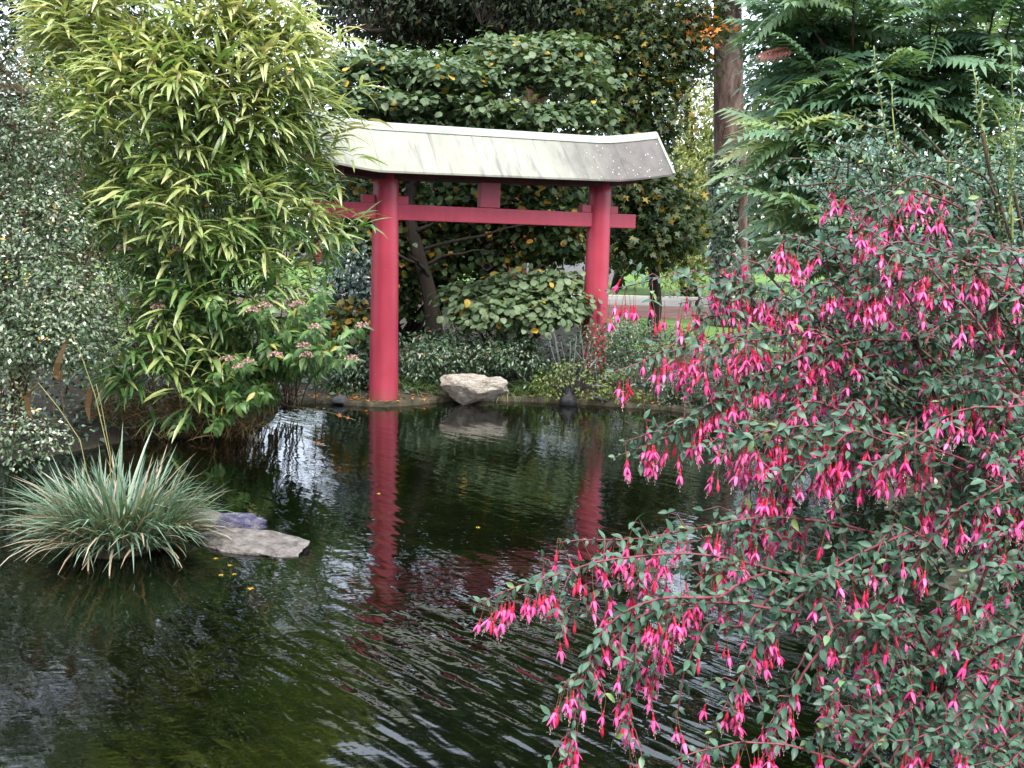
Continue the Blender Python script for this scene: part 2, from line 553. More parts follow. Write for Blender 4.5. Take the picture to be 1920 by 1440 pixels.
def blob_clumps(blobs, n, shell=0.6):
    """clump centres inside ellipsoids: (px, py, Y, rx px, ry px, depth radius m, weight)"""
    w = np.array([b[6] * b[3] * b[4] for b in blobs], float)
    pick = rng.choice(len(blobs), n, p=w / w.sum())
    C, D = np.zeros((n, 3)), np.zeros((n, 3))
    for i, k in enumerate(pick):
        px, py, Y, rx, ry, rd, _ = blobs[k]
        u = nrm(rng.normal(size=3))
        u[1] = -abs(u[1]) if rng.random() < 0.7 else u[1]
        r = rng.random() ** (1 / 3) if rng.random() > shell else 0.75 + 0.28 * rng.random()
        c = PT(px, py, Y)
        C[i] = c + r * u * np.array([rx * Y / F, rd, ry * Y / F])
        D[i] = nrm(u / np.array([rx * Y / F, rd, ry * Y / F]))
    return C, D

def clump_leaves(C, D, per, rad, flat=1.0, up=0.6, out=0.5, jit=0.6, droop=0.2):
    """leaves round every clump centre; they lean outwards, their faces look up and out"""
    n = len(C)
    k = rng.poisson(per, n).clip(1)
    ci = np.repeat(np.arange(n), k)
    N = len(ci)
    off = rng.normal(size=(N, 3)) * rad * np.array([1, 1, flat])
    pos = C[ci] + off
    nor = nrm(np.array([0, 0, up]) + D[ci] * out + rng.normal(size=(N, 3)) * jit)
    d = nrm(nrm(off) + D[ci] * 0.5 + rng.normal(size=(N, 3)) * 0.4 + np.array([0, 0, -droop]))
    d = nrm(d - (d * nor).sum(1, keepdims=True) * nor * 0.9)
    return pos, frames(d, nor), ci

def twigs(th, name, C, targets, rad, mat, sides=4, frac=1.0, sag=0.1):
    mb = MB()
    for c in C:
        if rng.random() > frac:
            continue
        t = targets[np.argmin(np.linalg.norm(targets - c, axis=1) + rng.random(len(targets)) * 0.3)]
        mid = (c + t) / 2 + np.array([0, 0, sag * np.linalg.norm(c - t)])
        mb.tube(bez(t, mid, c, 5), np.linspace(rad, rad * 0.35, 5), sides, cap=False)
    if mb.n:
        return mb.build(name, mat, th, kind='stuff')

def skeleton(th, name, lines, mat, sides=8, wob=0.05):
    """each limb a part of its own; returns sample points on all of them"""
    S = []
    for pts, r0, r1 in lines:
        pts = np.asarray(pts, float)
        mb = MB()
        mb.tube(pts, np.linspace(r0, r1, len(pts)), sides, wob=wob)
        mb.build(name, mat, th, smooth=True)
        S.append(pts)
    return np.concatenate(S)

def poly_px(pl, n=10, amp=0.0):
    """smooth line through (px, py, Y) points"""
    P = np.array([PT(*p) for p in pl])
    t = np.linspace(0, len(P) - 1, n)
    k = np.arange(len(P))
    Q = np.stack([np.interp(t, k, P[:, i]) for i in range(3)], 1)
    if len(P) > 2:
        for _ in range(2):
            Q[1:-1] = (Q[:-2] + 2 * Q[1:-1] + Q[2:]) / 4
    return wig(Q, amp) if amp else Q

# ------------------------------------------------------------------ the ground
POND = np.array([(-8, 2.3), (-3, 2.2), (0.3, 2.2), (1.05, 2.5), (1.5, 3.2), (2.1, 4.4), (2.6, 5.6), (3.0, 7.2), (3.15, 9), (3.05, 10.6), (2.66, 11.5), (1.97, 12.2), (0.97, 12.45),
                 (-0.12, 12.62), (-0.92, 12.38), (-1.3, 12.02), (-1.63, 11.88), (-2.0, 11.96), (-2.4, 12.1), (-2.8, 11.7), (-2.62, 10.6), (-2.9, 9.8), (-3.7, 9.6), (-4.05, 8.9), (-4.7, 8.3), (-5.6, 7.5), (-7, 5.5), (-8.5, 4)])

def pond_sd(X, Y):
    """distance to the pond's outline, negative inside"""
    P, Q = POND, np.roll(POND, -1, 0)
    best = np.full(X.shape, 1e9)
    ins = np.zeros(X.shape, bool)
    for (ax, ay), (bx, by) in zip(P, Q):
        ex, ey = bx - ax, by - ay
        t = np.clip(((X - ax) * ex + (Y - ay) * ey) / (ex * ex + ey * ey), 0, 1)
        best = np.minimum(best, np.hypot(X - ax - t * ex, Y - ay - t * ey))
        cond = ((ay > Y) != (by > Y)) & (X < (bx - ax) * (Y - ay) / (by - ay + 1e-12) + ax)
        ins ^= cond
    return np.where(ins, -best, best)

def gz(X, Y):
    X, Y = np.asarray(X, float), np.asarray(Y, float)
    s = pond_sd(X, Y)
    nz = 0.03 * np.sin(X * 2.3 + 1) * np.sin(Y * 1.9) + 0.02 * np.sin(X * 5.1 + Y * 3.7)
    near = np.exp(-np.maximum(s, 0) / 5)
    outz = np.where(s < 0.12, s / 0.12 * 0.055, 0.055 + 0.36 * (1 - np.exp(-(s - 0.12) / 1.6)))
    bed = np.minimum(-0.02, s * 0.55).clip(-0.75, 0)
    return np.where(s > 0, outz + nz * near * np.clip(s * 2, 0, 1), bed + nz * np.clip(-s, 0, 1) * 1.5)

def sheet(name, xs, ys, zf, mat, kind='structure', parent=None, keep=None):
    X, Y = np.meshgrid(xs, ys)
    Z = zf(X, Y)
    V = np.stack([X.ravel(), Y.ravel(), Z.ravel()], 1)
    nx, ny = len(xs), len(ys)
    i = np.arange(nx * ny).reshape(ny, nx)
    Fq = np.stack([i[:-1, :-1], i[:-1, 1:], i[1:, 1:], i[1:, :-1]], -1).reshape(-1, 4)
    if keep is not None:
        c = V[Fq].mean(1)
        Fq = Fq[keep(c[:, 0], c[:, 1])]
    me = bpy.data.meshes.new(name)
    me.from_pydata(V.tolist(), [], Fq.tolist())
    me.materials.append(mat)
    me.polygons.foreach_set('use_smooth', [True] * len(Fq))
    me.update()
    o = bpy.data.objects.new(name, me)
    COL.objects.link(o)
    o['kind'] = kind
    return o

def ground_mat():
    m, n, out = new_mat('soil_and_bed')
    g = n.nodes.new('ShaderNodeNewGeometry')
    sx = n.nodes.new('ShaderNodeSeparateXYZ')
    n.links.new(g.outputs['Position'], sx.inputs[0])
    a = noise(n, 2.5, 6, 0.6)
    soil = ramp(n, [(0.3, (0.02, 0.016, 0.011)), (0.6, (0.05, 0.038, 0.026)), (0.8, (0.1, 0.07, 0.045))], a.outputs['Fac'])
    b = noise(n, 1.3, 6, 0.7)
    bed = ramp(n, [(0.3, (0.02, 0.022, 0.012)), (0.5, (0.045, 0.058, 0.022)), (0.7, (0.16, 0.175, 0.05))], b.outputs['Fac'])
    mr = n.nodes.new('ShaderNodeMapRange')
    mr.inputs[1].default_value, mr.inputs[2].default_value = -0.03, 0.03
    n.links.new(sx.outputs[2], mr.inputs[0])
    c = mixc(n, bed.outputs[0], soil.outputs[0], mr.outputs[0])
    p = node(n, 'ShaderNodeBsdfPrincipled')
    n.links.new(c, p.inputs['Base Color'])
    p.inputs['Roughness'].default_value = 0.9
    nb = noise(n, 22, 6, 0.7)
    n.links.new(bump(n, nb.outputs['Fac'], 0.8, 0.03), p.inputs['Normal'])
    n.links.new(p.outputs[0], out.inputs[0])
    return m

xs = np.concatenate([[-400, -150, -60, -30, -18], np.arange(-12, 10.01, 0.14), [14, 20, 32, 60, 150, 400]])
ys = np.concatenate([[-60, -25, -10, -4], np.arange(0, 18.01, 0.14), [20, 23, 27, 32, 40, 60, 100, 200, 500]])
sheet('ground', xs, ys, gz, ground_mat())

M['lawn'] = rough_mat('lawn_grass', [(0.3, (0.06, 0.13, 0.025)), (0.7, (0.13, 0.22, 0.05))], 3, 0.9, 0.8, 0.02)
M['litter'] = rough_mat('leaf_litter', [(0.3, (0.1, 0.06, 0.05)), (0.6, (0.2, 0.11, 0.085)), (0.8, (0.26, 0.2, 0.16))], 2, 0.9, 0.8, 0.02)
M['path'] = rough_mat('gravel_path', [(0.3, (0.17, 0.165, 0.16)), (0.7, (0.25, 0.235, 0.22))], 4, 0.9, 0.3, 0.01)
M['kerbm'] = rough_mat('pale_kerb', [(0.3, (0.4, 0.4, 0.38)), (0.7, (0.5, 0.5, 0.47))], 2, 0.8, 0.2)
flat = lambda dz: (lambda X, Y: gz(X, Y) + dz)
lx = np.linspace(-30, 40, 60)
sheet('lawn', np.linspace(1.5, 14, 60), np.linspace(15.6, 22.2, 40), flat(0.02), M['lawn'])
sheet('leaf_litter_strip', lx, np.linspace(22.3, 27, 16), flat(0.02), M['litter'])
sheet('path', lx, np.linspace(27.0, 30, 10), flat(0.025), M['path'])
sheet('far_lawn', np.linspace(-60, 80, 60), np.linspace(30.6, 90, 40), flat(0.03), M['lawn'])
mb = MB()
mb.box((5, 30.3, 0.46), (35, 0, 0), (0, 0.12, 0), (0, 0, 0.09))
o = mb.build('kerb', M['kerbm'], bevel=0.01)
o['kind'] = 'structure'

# water
def water_mat():
    m, n, out = new_mat('pond_water')
    g = n.nodes.new('ShaderNodeNewGeometry')
    pos = g.outputs['Position']
    sx = n.nodes.new('ShaderNodeSeparateXYZ')
    n.links.new(pos, sx.inputs[0])
    # a patch of stronger ripples where something has just stirred the water
    mp = n.nodes.new('ShaderNodeMapping')
    mp.inputs['Location'].default_value = (-0.45 / 1.7, -4.35 / 0.95, 0)
    mp.inputs['Scale'].default_value = (1 / 1.7, 1 / 0.95, 0)
    n.links.new(pos, mp.inputs[0])
    ln = node(n, 'ShaderNodeVectorMath', operation='LENGTH')
    n.links.new(mp.outputs[0], ln.inputs[0])
    near = n.nodes.new('ShaderNodeMapRange')
    near.interpolation_type = 'SMOOTHSTEP'
    near.inputs[1].default_value, near.inputs[2].default_value = 1.5, 0.3
    near.inputs[3].default_value, near.inputs[4].default_value = 0.24, 1.5
    n.links.new(ln.outputs['Value'], near.inputs[0])
    a = noise(n, 5.6, 1.5, 0.4, vec=pos, scl=(0.5, 1.7, 1), rot=(0, 0, math.radians(46)))
    b = noise(n, 9.0, 2, 0.5, vec=pos, scl=(0.7, 2.3, 1), rot=(0, 0, math.radians(-8)))
    c = noise(n, 26, 2, 0.5, vec=pos, scl=(0.6, 1.6, 1))
    s1 = node(n, 'ShaderNodeMath', operation='MULTIPLY')
    n.links.new(a.outputs['Fac'], s1.inputs[0])
    n.links.new(near.outputs[0], s1.inputs[1])
    s2 = node(n, 'ShaderNodeMath', operation='MULTIPLY_ADD')
    n.links.new(b.outputs['Fac'], s2.inputs[0])
    s2.inputs[1].default_value = 0.07
    n.links.new(s1.outputs[0], s2.inputs[2])
    s3 = node(n, 'ShaderNodeMath', operation='MULTIPLY_ADD')
    n.links.new(c.outputs['Fac'], s3.inputs[0])
    s3.inputs[1].default_value = 0.006
    n.links.new(s2.outputs[0], s3.inputs[2])
    bn = bump(n, s3.outputs[0], 1.0, 0.015)
    fr = node(n, 'ShaderNodeFresnel')
    fr.inputs['IOR'].default_value = 1.7
    n.links.new(bn, fr.inputs['Normal'])
    gl = node(n, 'ShaderNodeBsdfGlossy')
    gl.inputs['Roughness'].default_value = 0.015
    gl.inputs['Color'].default_value = (0.97, 0.98, 1, 1)
    n.links.new(bn, gl.inputs['Normal'])
    tr = node(n, 'ShaderNodeBsdfTransparent')
    tr.inputs[0].default_value = (0.24, 0.3, 0.21, 1)
    mx = node(n, 'ShaderNodeMixShader')
    n.links.new(fr.outputs[0], mx.inputs[0])
    n.links.new(tr.outputs[0], mx.inputs[1])
    n.links.new(gl.outputs[0], mx.inputs[2])
    n.links.new(mx.outputs[0], out.inputs[0])
    return m
sheet('pond_water', np.arange(-9, 3.61, 0.3), np.arange(2.0, 12.9, 0.3), lambda X, Y: X * 0.0, water_mat(),
      keep=lambda x, y: pond_sd(x, y) < 0.5)

# rim of the far bank
M['rim'] = rough_mat('mossy_rim', [(0.3, (0.02, 0.024, 0.012)), (0.55, (0.065, 0.055, 0.035)), (0.75, (0.15, 0.12, 0.09))], 7, 0.9, 0.6, 0.015)
rim = np.array([(-2.75, 11.78), (-2.4, 12.1), (-2.0, 11.97), (-1.63, 11.88), (-1.3, 12.03), (-0.92, 12.38), (-0.12, 12.62), (0.97, 12.45), (1.97, 12.2), (2.66, 11.5), (3.05, 10.6)])
t = np.linspace(0, len(rim) - 1, 120)
rx = np.stack([np.interp(t, np.arange(len(rim)), rim[:, i]) for i in (0, 1)], 1)
for _ in range(4):
    rx[1:-1] = (rx[:-2] + 2 * rx[1:-1] + rx[2:]) / 4
tn = nrm(np.gradient(rx, axis=0))
nn = np.stack([-tn[:, 1], tn[:, 0]], 1)
rows = []
for off, z in ((-0.05, -0.1), (-0.05, 0.035), (-0.035, 0.055), (0.06, 0.065), (0.1, 0.05), (0.1, -0.05)):
    j = rng.normal(size=(len(rx), 1)) * 0.008
    rows.append(np.concatenate([rx + nn * (off + j), np.full((len(rx), 1), z) + rng.normal(size=(len(rx), 1)) * 0.006], 1))
V = np.stack(rows, 1).reshape(-1, 3)
fs = []
for i in range(len(rx) - 1):
    for k in range(5):
        fs.append((i * 6 + k, i * 6 + k + 1, (i + 1) * 6 + k + 1, (i + 1) * 6 + k))
mb = MB(); mb.add(V, fs)
o = mb.build('pond_rim', M['rim'], smooth=True); o['kind'] = 'structure'

# ------------------------------------------------------------------ the torii
A0 = np.array([-1.596, 12.094, 0.0])
AA = np.array([0.88037, 0.47429, 0.0])
NN = np.array([0.47429, -0.88037, 0.0])
ZZ = np.array([0, 0, 1.0])
def tp(t, w, z):
    return A0 + AA * t + NN * w + ZZ * z
torii = thing('torii_gate', 'red wooden torii gate with a pale sheet metal roof on the far bank', 'gate', tuple(A0 + AA * 1.54 + ZZ * 0.06))

for t0, zb in ((0.0, -0.25), (3.078, 0.05)):
    mb = MB()
    zs = np.linspace(zb, 2.9, 14)
    mb.tube([tp(t0, 0, z) + np.array([0.0054 * z, 0, 0]) for z in zs], 0.182 - 0.031 * (zs / 2.9), 40)
    p = mb.build('pillar', M['paint'], torii, smooth=True)
    for poly in p.data.polygons:
        if len(poly.vertices) > 4:
            poly.use_smooth = False
    mb = MB()
    zz0 = 0.0 if t0 == 0 else 0.3
    mb.tube([tp(t0, 0, zz0 + z) for z in (-0.2, 0.028, 0.045, 0.046)], (0.225, 0.222, 0.2, 0.14), 32, wob=0.02)
    c = mb.build('footing', M['rim'], p)
    c.location = (-wloc(p)[0], -wloc(p)[1], -wloc(p)[2])
    # a pair of wedges
    for s in (-1, 1):
        mb = MB()
        mb.box(tp(t0 + s * 0.215, 0, 2.505), AA * 0.075, NN * 0.05, ZZ * 0.05)
        mb.build('wedge', M['paint'], torii, bevel=0.006)
mb = MB()
mb.box(tp(1.37, 0, 2.36), AA * 2.29, NN * 0.062, ZZ * 0.095)
mb.build('tie_beam', M['paint'], torii, bevel=0.008)
mb = MB()
mb.box(tp(1.41, 0, 2.66), AA * 0.14, NN * 0.05, ZZ * 0.2)
mb.build('strut', M['paint'], torii, bevel=0.006)

def lift(t):
    """the roof rises towards both ends"""
    return 0.019 * (t - 1.5) + 0.11 * np.clip((t - 3.05) / 0.91, 0, 1) ** 1.3 + 0.1 * np.clip((-0.2 - t) / 0.7, 0, 1) ** 1.3

def prism_along(t0, t1, sec, n=8):
    """section (w, z) swept along the roof"""
    mb = MB()
    ts = np.linspace(t0, t1, n)
    V = [tp(t, w, z + lift(t)) for t in ts for w, z in sec]
    k = len(sec)
    fs = [(i * k + j, i * k + (j + 1) % k, (i + 1) * k + (j + 1) % k, (i + 1) * k + j) for i in range(n - 1) for j in range(k)]
    fs += [tuple(range(k))[::-1], tuple((n - 1) * k + j for j in range(k))]
    mb.add(V, fs)
    return mb

def roof_mat():
    m, n, out = new_mat('weathered_sheet_roof')
    g = n.nodes.new('ShaderNodeNewGeometry')
    # coordinates along the roof
    dp = node(n, 'ShaderNodeVectorMath', operation='DOT_PRODUCT')
    sb = node(n, 'ShaderNodeVectorMath', operation='SUBTRACT')
    sb.inputs[1].default_value = tuple(A0)
    n.links.new(g.outputs['Position'], sb.inputs[0])
    n.links.new(sb.outputs[0], dp.inputs[0])
    dp.inputs[1].default_value = tuple(AA)
    sx = n.nodes.new('ShaderNodeSeparateXYZ')
    n.links.new(g.outputs['Position'], sx.inputs[0])
    cb = n.nodes.new('ShaderNodeCombineXYZ')
    n.links.new(dp.outputs['Value'], cb.inputs[0])
    n.links.new(sx.outputs[2], cb.inputs[1])
    a = noise(n, 2.0, 4, 0.6, vec=cb.outputs[0])
    base = ramp(n, [(0.3, (0.2, 0.21, 0.165)), (0.7, (0.28, 0.29, 0.235))], a.outputs['Fac'])
    # run-off streaks
    st = noise(n, 7, 4, 0.6, vec=cb.outputs[0], scl=(1.5, 0.22, 1))
    stm = ramp(n, [(0.52, (0, 0, 0)), (0.72, (0.9, 0.9, 0.9))], st.outputs['Fac'])
    c = mixc(n, base.outputs[0], (0.1, 0.095, 0.1), stm.outputs[0])
    # the right end is weathered brown
    ed = noise(n, 2.2, 5, 0.6, vec=cb.outputs[0])
    ad = node(n, 'ShaderNodeMath', operation='MULTIPLY_ADD')
    n.links.new(ed.outputs['Fac'], ad.inputs[0]); ad.inputs[1].default_value = 1.6
    n.links.new(dp.outputs['Value'], ad.inputs[2])
    mr = n.nodes.new('ShaderNodeMapRange')
    mr.inputs[1].default_value, mr.inputs[2].default_value = 2.75, 3.9
    n.links.new(ad.outputs[0], mr.inputs[0])
    br = noise(n, 6, 5, 0.65, vec=cb.outputs[0])
    brown = ramp(n, [(0.3, (0.06, 0.055, 0.05)), (0.6, (0.1, 0.09, 0.082)), (0.75, (0.13, 0.06, 0.045))], br.outputs['Fac'])
    c = mixc(n, c, brown.outputs[0], mr.outputs[0])
    # lichen dots on that end
    vo = n.nodes.new('ShaderNodeTexVoronoi')
    vo.inputs['Scale'].default_value = 24
    n.links.new(cb.outputs[0], vo.inputs['Vector'])
    dots = node(n, 'ShaderNodeMath', operation='LESS_THAN')
    n.links.new(vo.outputs['Distance'], dots.inputs[0])
    sepc = n.nodes.new('ShaderNodeSeparateColor')
    n.links.new(vo.outputs['Color'], sepc.inputs[0])
    rad = node(n, 'ShaderNodeMath', operation='MULTIPLY')
    n.links.new(sepc.outputs[0], rad.inputs[0]); rad.inputs[1].default_value = 0.2
    n.links.new(rad.outputs[0], dots.inputs[1])
    mk = node(n, 'ShaderNodeMath', operation='MULTIPLY')
    n.links.new(dots.outputs[0], mk.inputs[0])
    mr2 = n.nodes.new('ShaderNodeMapRange')
    mr2.inputs[1].default_value, mr2.inputs[2].default_value = 2.3, 2.9
    n.links.new(dp.outputs['Value'], mr2.inputs[0])
    n.links.new(mr2.outputs[0], mk.inputs[1])
    c = mixc(n, c, (0.45, 0.44, 0.41), mk.outputs[0])
    p = node(n, 'ShaderNodeBsdfPrincipled')
    n.links.new(c, p.inputs['Base Color'])
    p.inputs['Roughness'].default_value = 0.55
    nb = noise(n, 3, 3, vec=cb.outputs[0])
    n.links.new(bump(n, nb.outputs['Fac'], 0.25, 0.02), p.inputs['Normal'])
    n.links.new(p.outputs[0], out.inputs[0])
    return m
M['roof'] = roof_mat()
M['soffit'] = rough_mat('shade_darkened_timber', [(0.3, (0.03, 0.009, 0.01)), (0.7, (0.07, 0.016, 0.02))], 6, 0.7, 0.3, 0.01)  # shade under the eave put into the timber's colour
M['cap'] = rough_mat('ridge_flashing', [(0.3, (0.24, 0.27, 0.24)), (0.7, (0.33, 0.36, 0.32))], 5, 0.5, 0.1)
RE, EE = 3.44, 2.86
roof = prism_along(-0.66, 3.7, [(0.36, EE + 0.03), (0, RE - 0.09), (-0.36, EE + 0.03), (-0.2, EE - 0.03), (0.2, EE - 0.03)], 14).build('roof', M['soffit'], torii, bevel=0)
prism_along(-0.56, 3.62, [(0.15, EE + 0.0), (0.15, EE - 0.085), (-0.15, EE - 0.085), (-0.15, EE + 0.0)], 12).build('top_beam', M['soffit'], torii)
joints = [-0.9, -0.22, 0.52, 1.26, 1.98, 2.62, 3.24, 3.97]
def pan(t0, t1, s):
    g = 0.0014
    sec = [(s * 0.03, RE - 0.055), (s * 0.455, EE - 0.012), (s * 0.455, EE - 0.035), (s * 0.445, EE - 0.035), (s * 0.435, EE - 0.022), (s * 0.03, RE - 0.075)]
    if s < 0:
        sec = sec[::-1]
    return prism_along(t0 + g, t1 - g, sec, 8)
for s in (1, -1):
    for t0, t1 in zip(joints, joints[1:]):
        q = pan(t0, t1, s).build('panel', M['roof'], roof)
        q.location = tuple(-wloc(roof))
q = prism_along(-0.91, 3.985, [(0.075, RE - 0.095), (0.05, RE - 0.03), (0.0, RE + 0.005), (-0.05, RE - 0.03), (-0.075, RE - 0.095), (0.0, RE - 0.03)], 26).build('ridge_cap', M['cap'], roof)
q.location = tuple(-wloc(roof))
for te, s in ((-0.9, -1), (3.97, 1)):
    mb = MB()
    for sw in (1, -1):
        a = tp(te, sw * 0.02, RE - 0.05 + lift(te)); b = tp(te, sw * 0.455, EE - 0.02 + lift(te))
        c, d = (a + b) / 2, (b - a) / 2
        up = np.cross(d, AA); up /= np.linalg.norm(up)
        if up[2] < 0: up = -up
        mb.box(c + up * 0.01, d, AA * 0.02, up * 0.016)
    q = mb.build('verge_trim', M['cap'], roof)
    q.location = tuple(-wloc(roof))

# narrow red board that hangs under the gate's left end
mb = MB()
hp = tp(-0.83, 0, 1.83)
sec = []
for k in range(24):
    a = 2 * math.pi * k / 24
    sec.append((0.043 * math.cos(a), 0.11 * math.sin(a) * (1 if math.sin(a) < 0 else 1.25)))
V = [hp + AA * x + NN * w + ZZ * z for w in (-0.015, 0.015) for x, z in sec]
mb.add(V, [tuple(range(24))[::-1], tuple(range(24, 48))] + [(i, (i + 1) % 24, 24 + (i + 1) % 24, 24 + i) for i in range(24)])
hb = thing('hanging_board', 'small rounded red board hanging on a cord behind bamboo tips left of the gate', 'board', tuple(hp))
mb.build('board', M['paint'], hb, bevel=0.004)
mb = MB(); mb.tube([hp + ZZ * 0.1, hp + ZZ * 0.25, hp + ZZ * 0.436], 0.006, 6)
mb.build('cord', M['twig'], hb)

# ------------------------------------------------------------------ stones
def stone(name, label, loc, dims, mat, seed, rz=0.0, facets=9, cat='rock', group=None, sub=3, rough=0.05):
    r = np.random.default_rng(seed)
    import bmesh
    bm = bmesh.new()
    bmesh.ops.create_icosphere(bm, subdivisions=sub + 1, radius=1)
    V = np.array([v.co[:] for v in bm.verts])
    # chop by random planes for broken faces
    for _ in range(facets):
        d = nrm(r.normal(size=3)); h = 0.55 + 0.3 * r.random()
        q = V @ d
        V = V - np.maximum(q - h, 0)[:, None] * d
    ph = r.random((6, 3)) * 6
    fr = r.normal(size=(6, 3)) * 5
    disp = sum(np.sin(V @ fr[i] + ph[i, 0]) for i in range(6)) / 6
    fr2 = r.normal(size=(6, 3)) * 14
    disp2 = sum(np.sin(V @ fr2[i] + ph[i, 1]) for i in range(6)) / 6
    V = V * (1 + rough * disp + rough * 0.7 * disp2)[:, None]
    V = V * np.array(dims) / 2
    c, s_ = math.cos(rz), math.sin(rz)
    V = V @ np.array([[c, s_, 0], [-s_, c, 0], [0, 0, 1]])
    for v, co in zip(bm.verts, V):
        v.co = co
    me = bpy.data.meshes.new(name)
    bm.to_mesh(me); bm.free()
    me.materials.append(mat)
    o = bpy.data.objects.new(name, me)
    COL.objects.link(o)
    o.location = loc
    return tag(o, label, cat, group)

M['lime_rock'] = rough_mat('pale_limestone', [(0.3, (0.16, 0.135, 0.11)), (0.48, (0.38, 0.34, 0.29)), (0.7, (0.54, 0.5, 0.45))], 9, 0.9, 1.0, 0.06, (1, 1, 2.2))
M['flat_rock'] = rough_mat('damp_rock', [(0.3, (0.06, 0.055, 0.05)), (0.5, (0.17, 0.155, 0.145)), (0.7, (0.27, 0.245, 0.235))], 15, 0.55, 1.0, 0.03)
M['blue_rock'] = rough_mat('wet_slate', [(0.3, (0.025, 0.025, 0.05)), (0.5, (0.065, 0.062, 0.115)), (0.7, (0.2, 0.19, 0.21))], 15, 0.5, 1.0, 0.03)
M['dark_rock'] = rough_mat('dark_stone', [(0.25, (0.03, 0.035, 0.045)), (0.7, (0.09, 0.1, 0.11))], 9, 0.7, 0.6, 0.02)
rp = GP(884, 752, 0.06)
stone('limestone_rock', 'pale angular limestone rock on the far rim between the pillars', (rp[0], rp[1] + 0.12, 0.19), (0.94, 0.62, 0.54), M['lime_rock'], 8, -0.2, 13, rough=0.13)
rp = GP(638, 755, 0.02)
stone('dark_stone', 'small dark rounded stone at the waterline left of the left pillar', (rp[0], rp[1], 0.04), (0.2, 0.16, 0.14), M['dark_rock'], 9, 0, 4)
rp = GP(436, 1000, 0.0)
stone('slate_rock', 'dark bluish rock breaking the water behind the paler sloping rock', (rp[0] - 0.03, rp[1] + 0.17, 0.025), (0.5, 0.32, 0.16), M['blue_rock'], 3, 0.1, 9, rough=0.12)
rp = GP(480, 1026, 0.0)
stone('sloping_rock', 'pale sloping rock running into the water beside the sedge tuft', (rp[0], rp[1] + 0.04, 0.0), (0.95, 0.4, 0.17), M['flat_rock'], 14, -0.3, 10, rough=0.12)
rp = GP(366, 1000, 0.0)
stone('buried_rock', 'grey rock half hidden under the right edge of the sedge tuft', (rp[0] - 0.03, rp[1] + 0.1, 0.04), (0.4, 0.3, 0.2), M['flat_rock'], 21, 0.4, 8)

# ------------------------------------------------------------------ sedge tuft in the water, with its hummock
sb = GP(200, 1040, 0.0) + np.array([0, 0.1, 0])
sedge = thing('sedge_tuft', 'big tuft of blue green sedge with withered straw blades standing in the pond', 'sedge', tuple(sb))
mb = MB()
for k in range(7):
    a = rng.random() * 6.28
mb.tube([sb + np.array([0, 0.1, -0.5]), sb + np.array([0, 0.1, -0.05]), sb + np.array([0, 0.1, 0.05]), sb + np.array([0, 0.1, 0.09])], (0.9, 0.34, 0.22, 0.07), 24, wob=0.06)
mb.build('root_mound', bpy.data.materials['soil_and_bed'], sedge, smooth=True)
N = 1150
a = rng.random(N) * 2 * np.pi
r0 = np.sqrt(rng.random(N)) * np.array([0.33])
pos = sb + np.stack([r0 * np.cos(a) * 1.15, 0.1 + r0 * np.sin(a) * 0.75, 0.05 - 0.05 * r0], 1)
spread = (0.08 + 1.05 * rng.random(N) ** 1.3) * (0.35 + 1.2 * r0)
ah = a + rng.normal(size=N) * 0.5
d = nrm(np.stack([np.cos(ah) * spread, np.sin(ah) * spread, np.ones(N) * (1.0 - 0.35 * rng.random(N))], 1))
nor = nrm(np.stack([-np.cos(ah), -np.sin(ah), spread * 1.2], 1) + rng.normal(size=(N, 3)) * 0.15)
v = np.where(rng.random(N) < 0.78, rng.random(N) * 0.8, 0.83 + 0.17 * rng.random(N))
s = 0.26 + 0.3 * rng.random(N) + 0.34 * (1 - r0 / 0.33) * rng.random(N)
dead = v > 0.82
d[dead, 2] *= 0.55
d = nrm(d)
TS = variants(STRAPB, (0.25, 0.55, 0.95, 0.75), (0.5, 0.3, 0.4, 0.5))
scatter(sedge, 'blade', 'blades', TS, pos, frames(d, nor), s, v, M['sedge'])

def reed(label, pix, leaf_pix):
    P = [PT(*p) for p in pix]
    th = thing('reed_stalk', label, 'reed', tuple(P[0]), 'broken reeds by the sedge')
    mb = MB(); mb.tube(np.array(P), np.linspace(0.0036, 0.002, len(P)), 6)
    mb.build('stem', M['yellowstalk'], th, smooth=True)
    mb = MB(); L = np.array([PT(*p) for p in leaf_pix])
    side = np.array([0.018, 0.006, 0])
    w = np.sin(np.linspace(0.15, 3.0, len(L)))[:, None]
    V = np.concatenate([L - side * w, L + side * w + np.array([0, 0.006, 0]) * w])
    k = len(L)
    mb.add(V, [(i, i + 1, k + i + 1, k + i) for i in range(k - 1)])
    mb.build('withered_leaf', M['straw'], th)
reed('tall bent reed with a withered brown leaf hanging from its tip above the sedge', [(212, 1010, 6.3), (206, 860, 6.5), (178, 740, 6.6), (150, 660, 6.7), (134, 625, 6.7)], [(134, 625, 6.7), (122, 645, 6.7), (108, 680, 6.65), (104, 705, 6.65), (112, 712, 6.65), (116, 690, 6.65)])
reed('shorter reed snapped into a sharp bend left of the tall one', [(190, 1010, 6.3), (150, 825, 6.4), (110, 765, 6.45), (72, 718, 6.5), (45, 745, 6.5), (22, 768, 6.5)], [(66, 722, 6.5), (50, 745, 6.5), (52, 770, 6.5), (60, 785, 6.5)])
reed('dry reed standing upright with a brown leaf drooping beside the bamboo foot', [(235, 1000, 6.4), (205, 840, 6.6), (190, 760, 6.7), (180, 720, 6.7)], [(172, 720, 6.7), (167, 740, 6.7), (164, 765, 6.7), (168, 790, 6.7)])

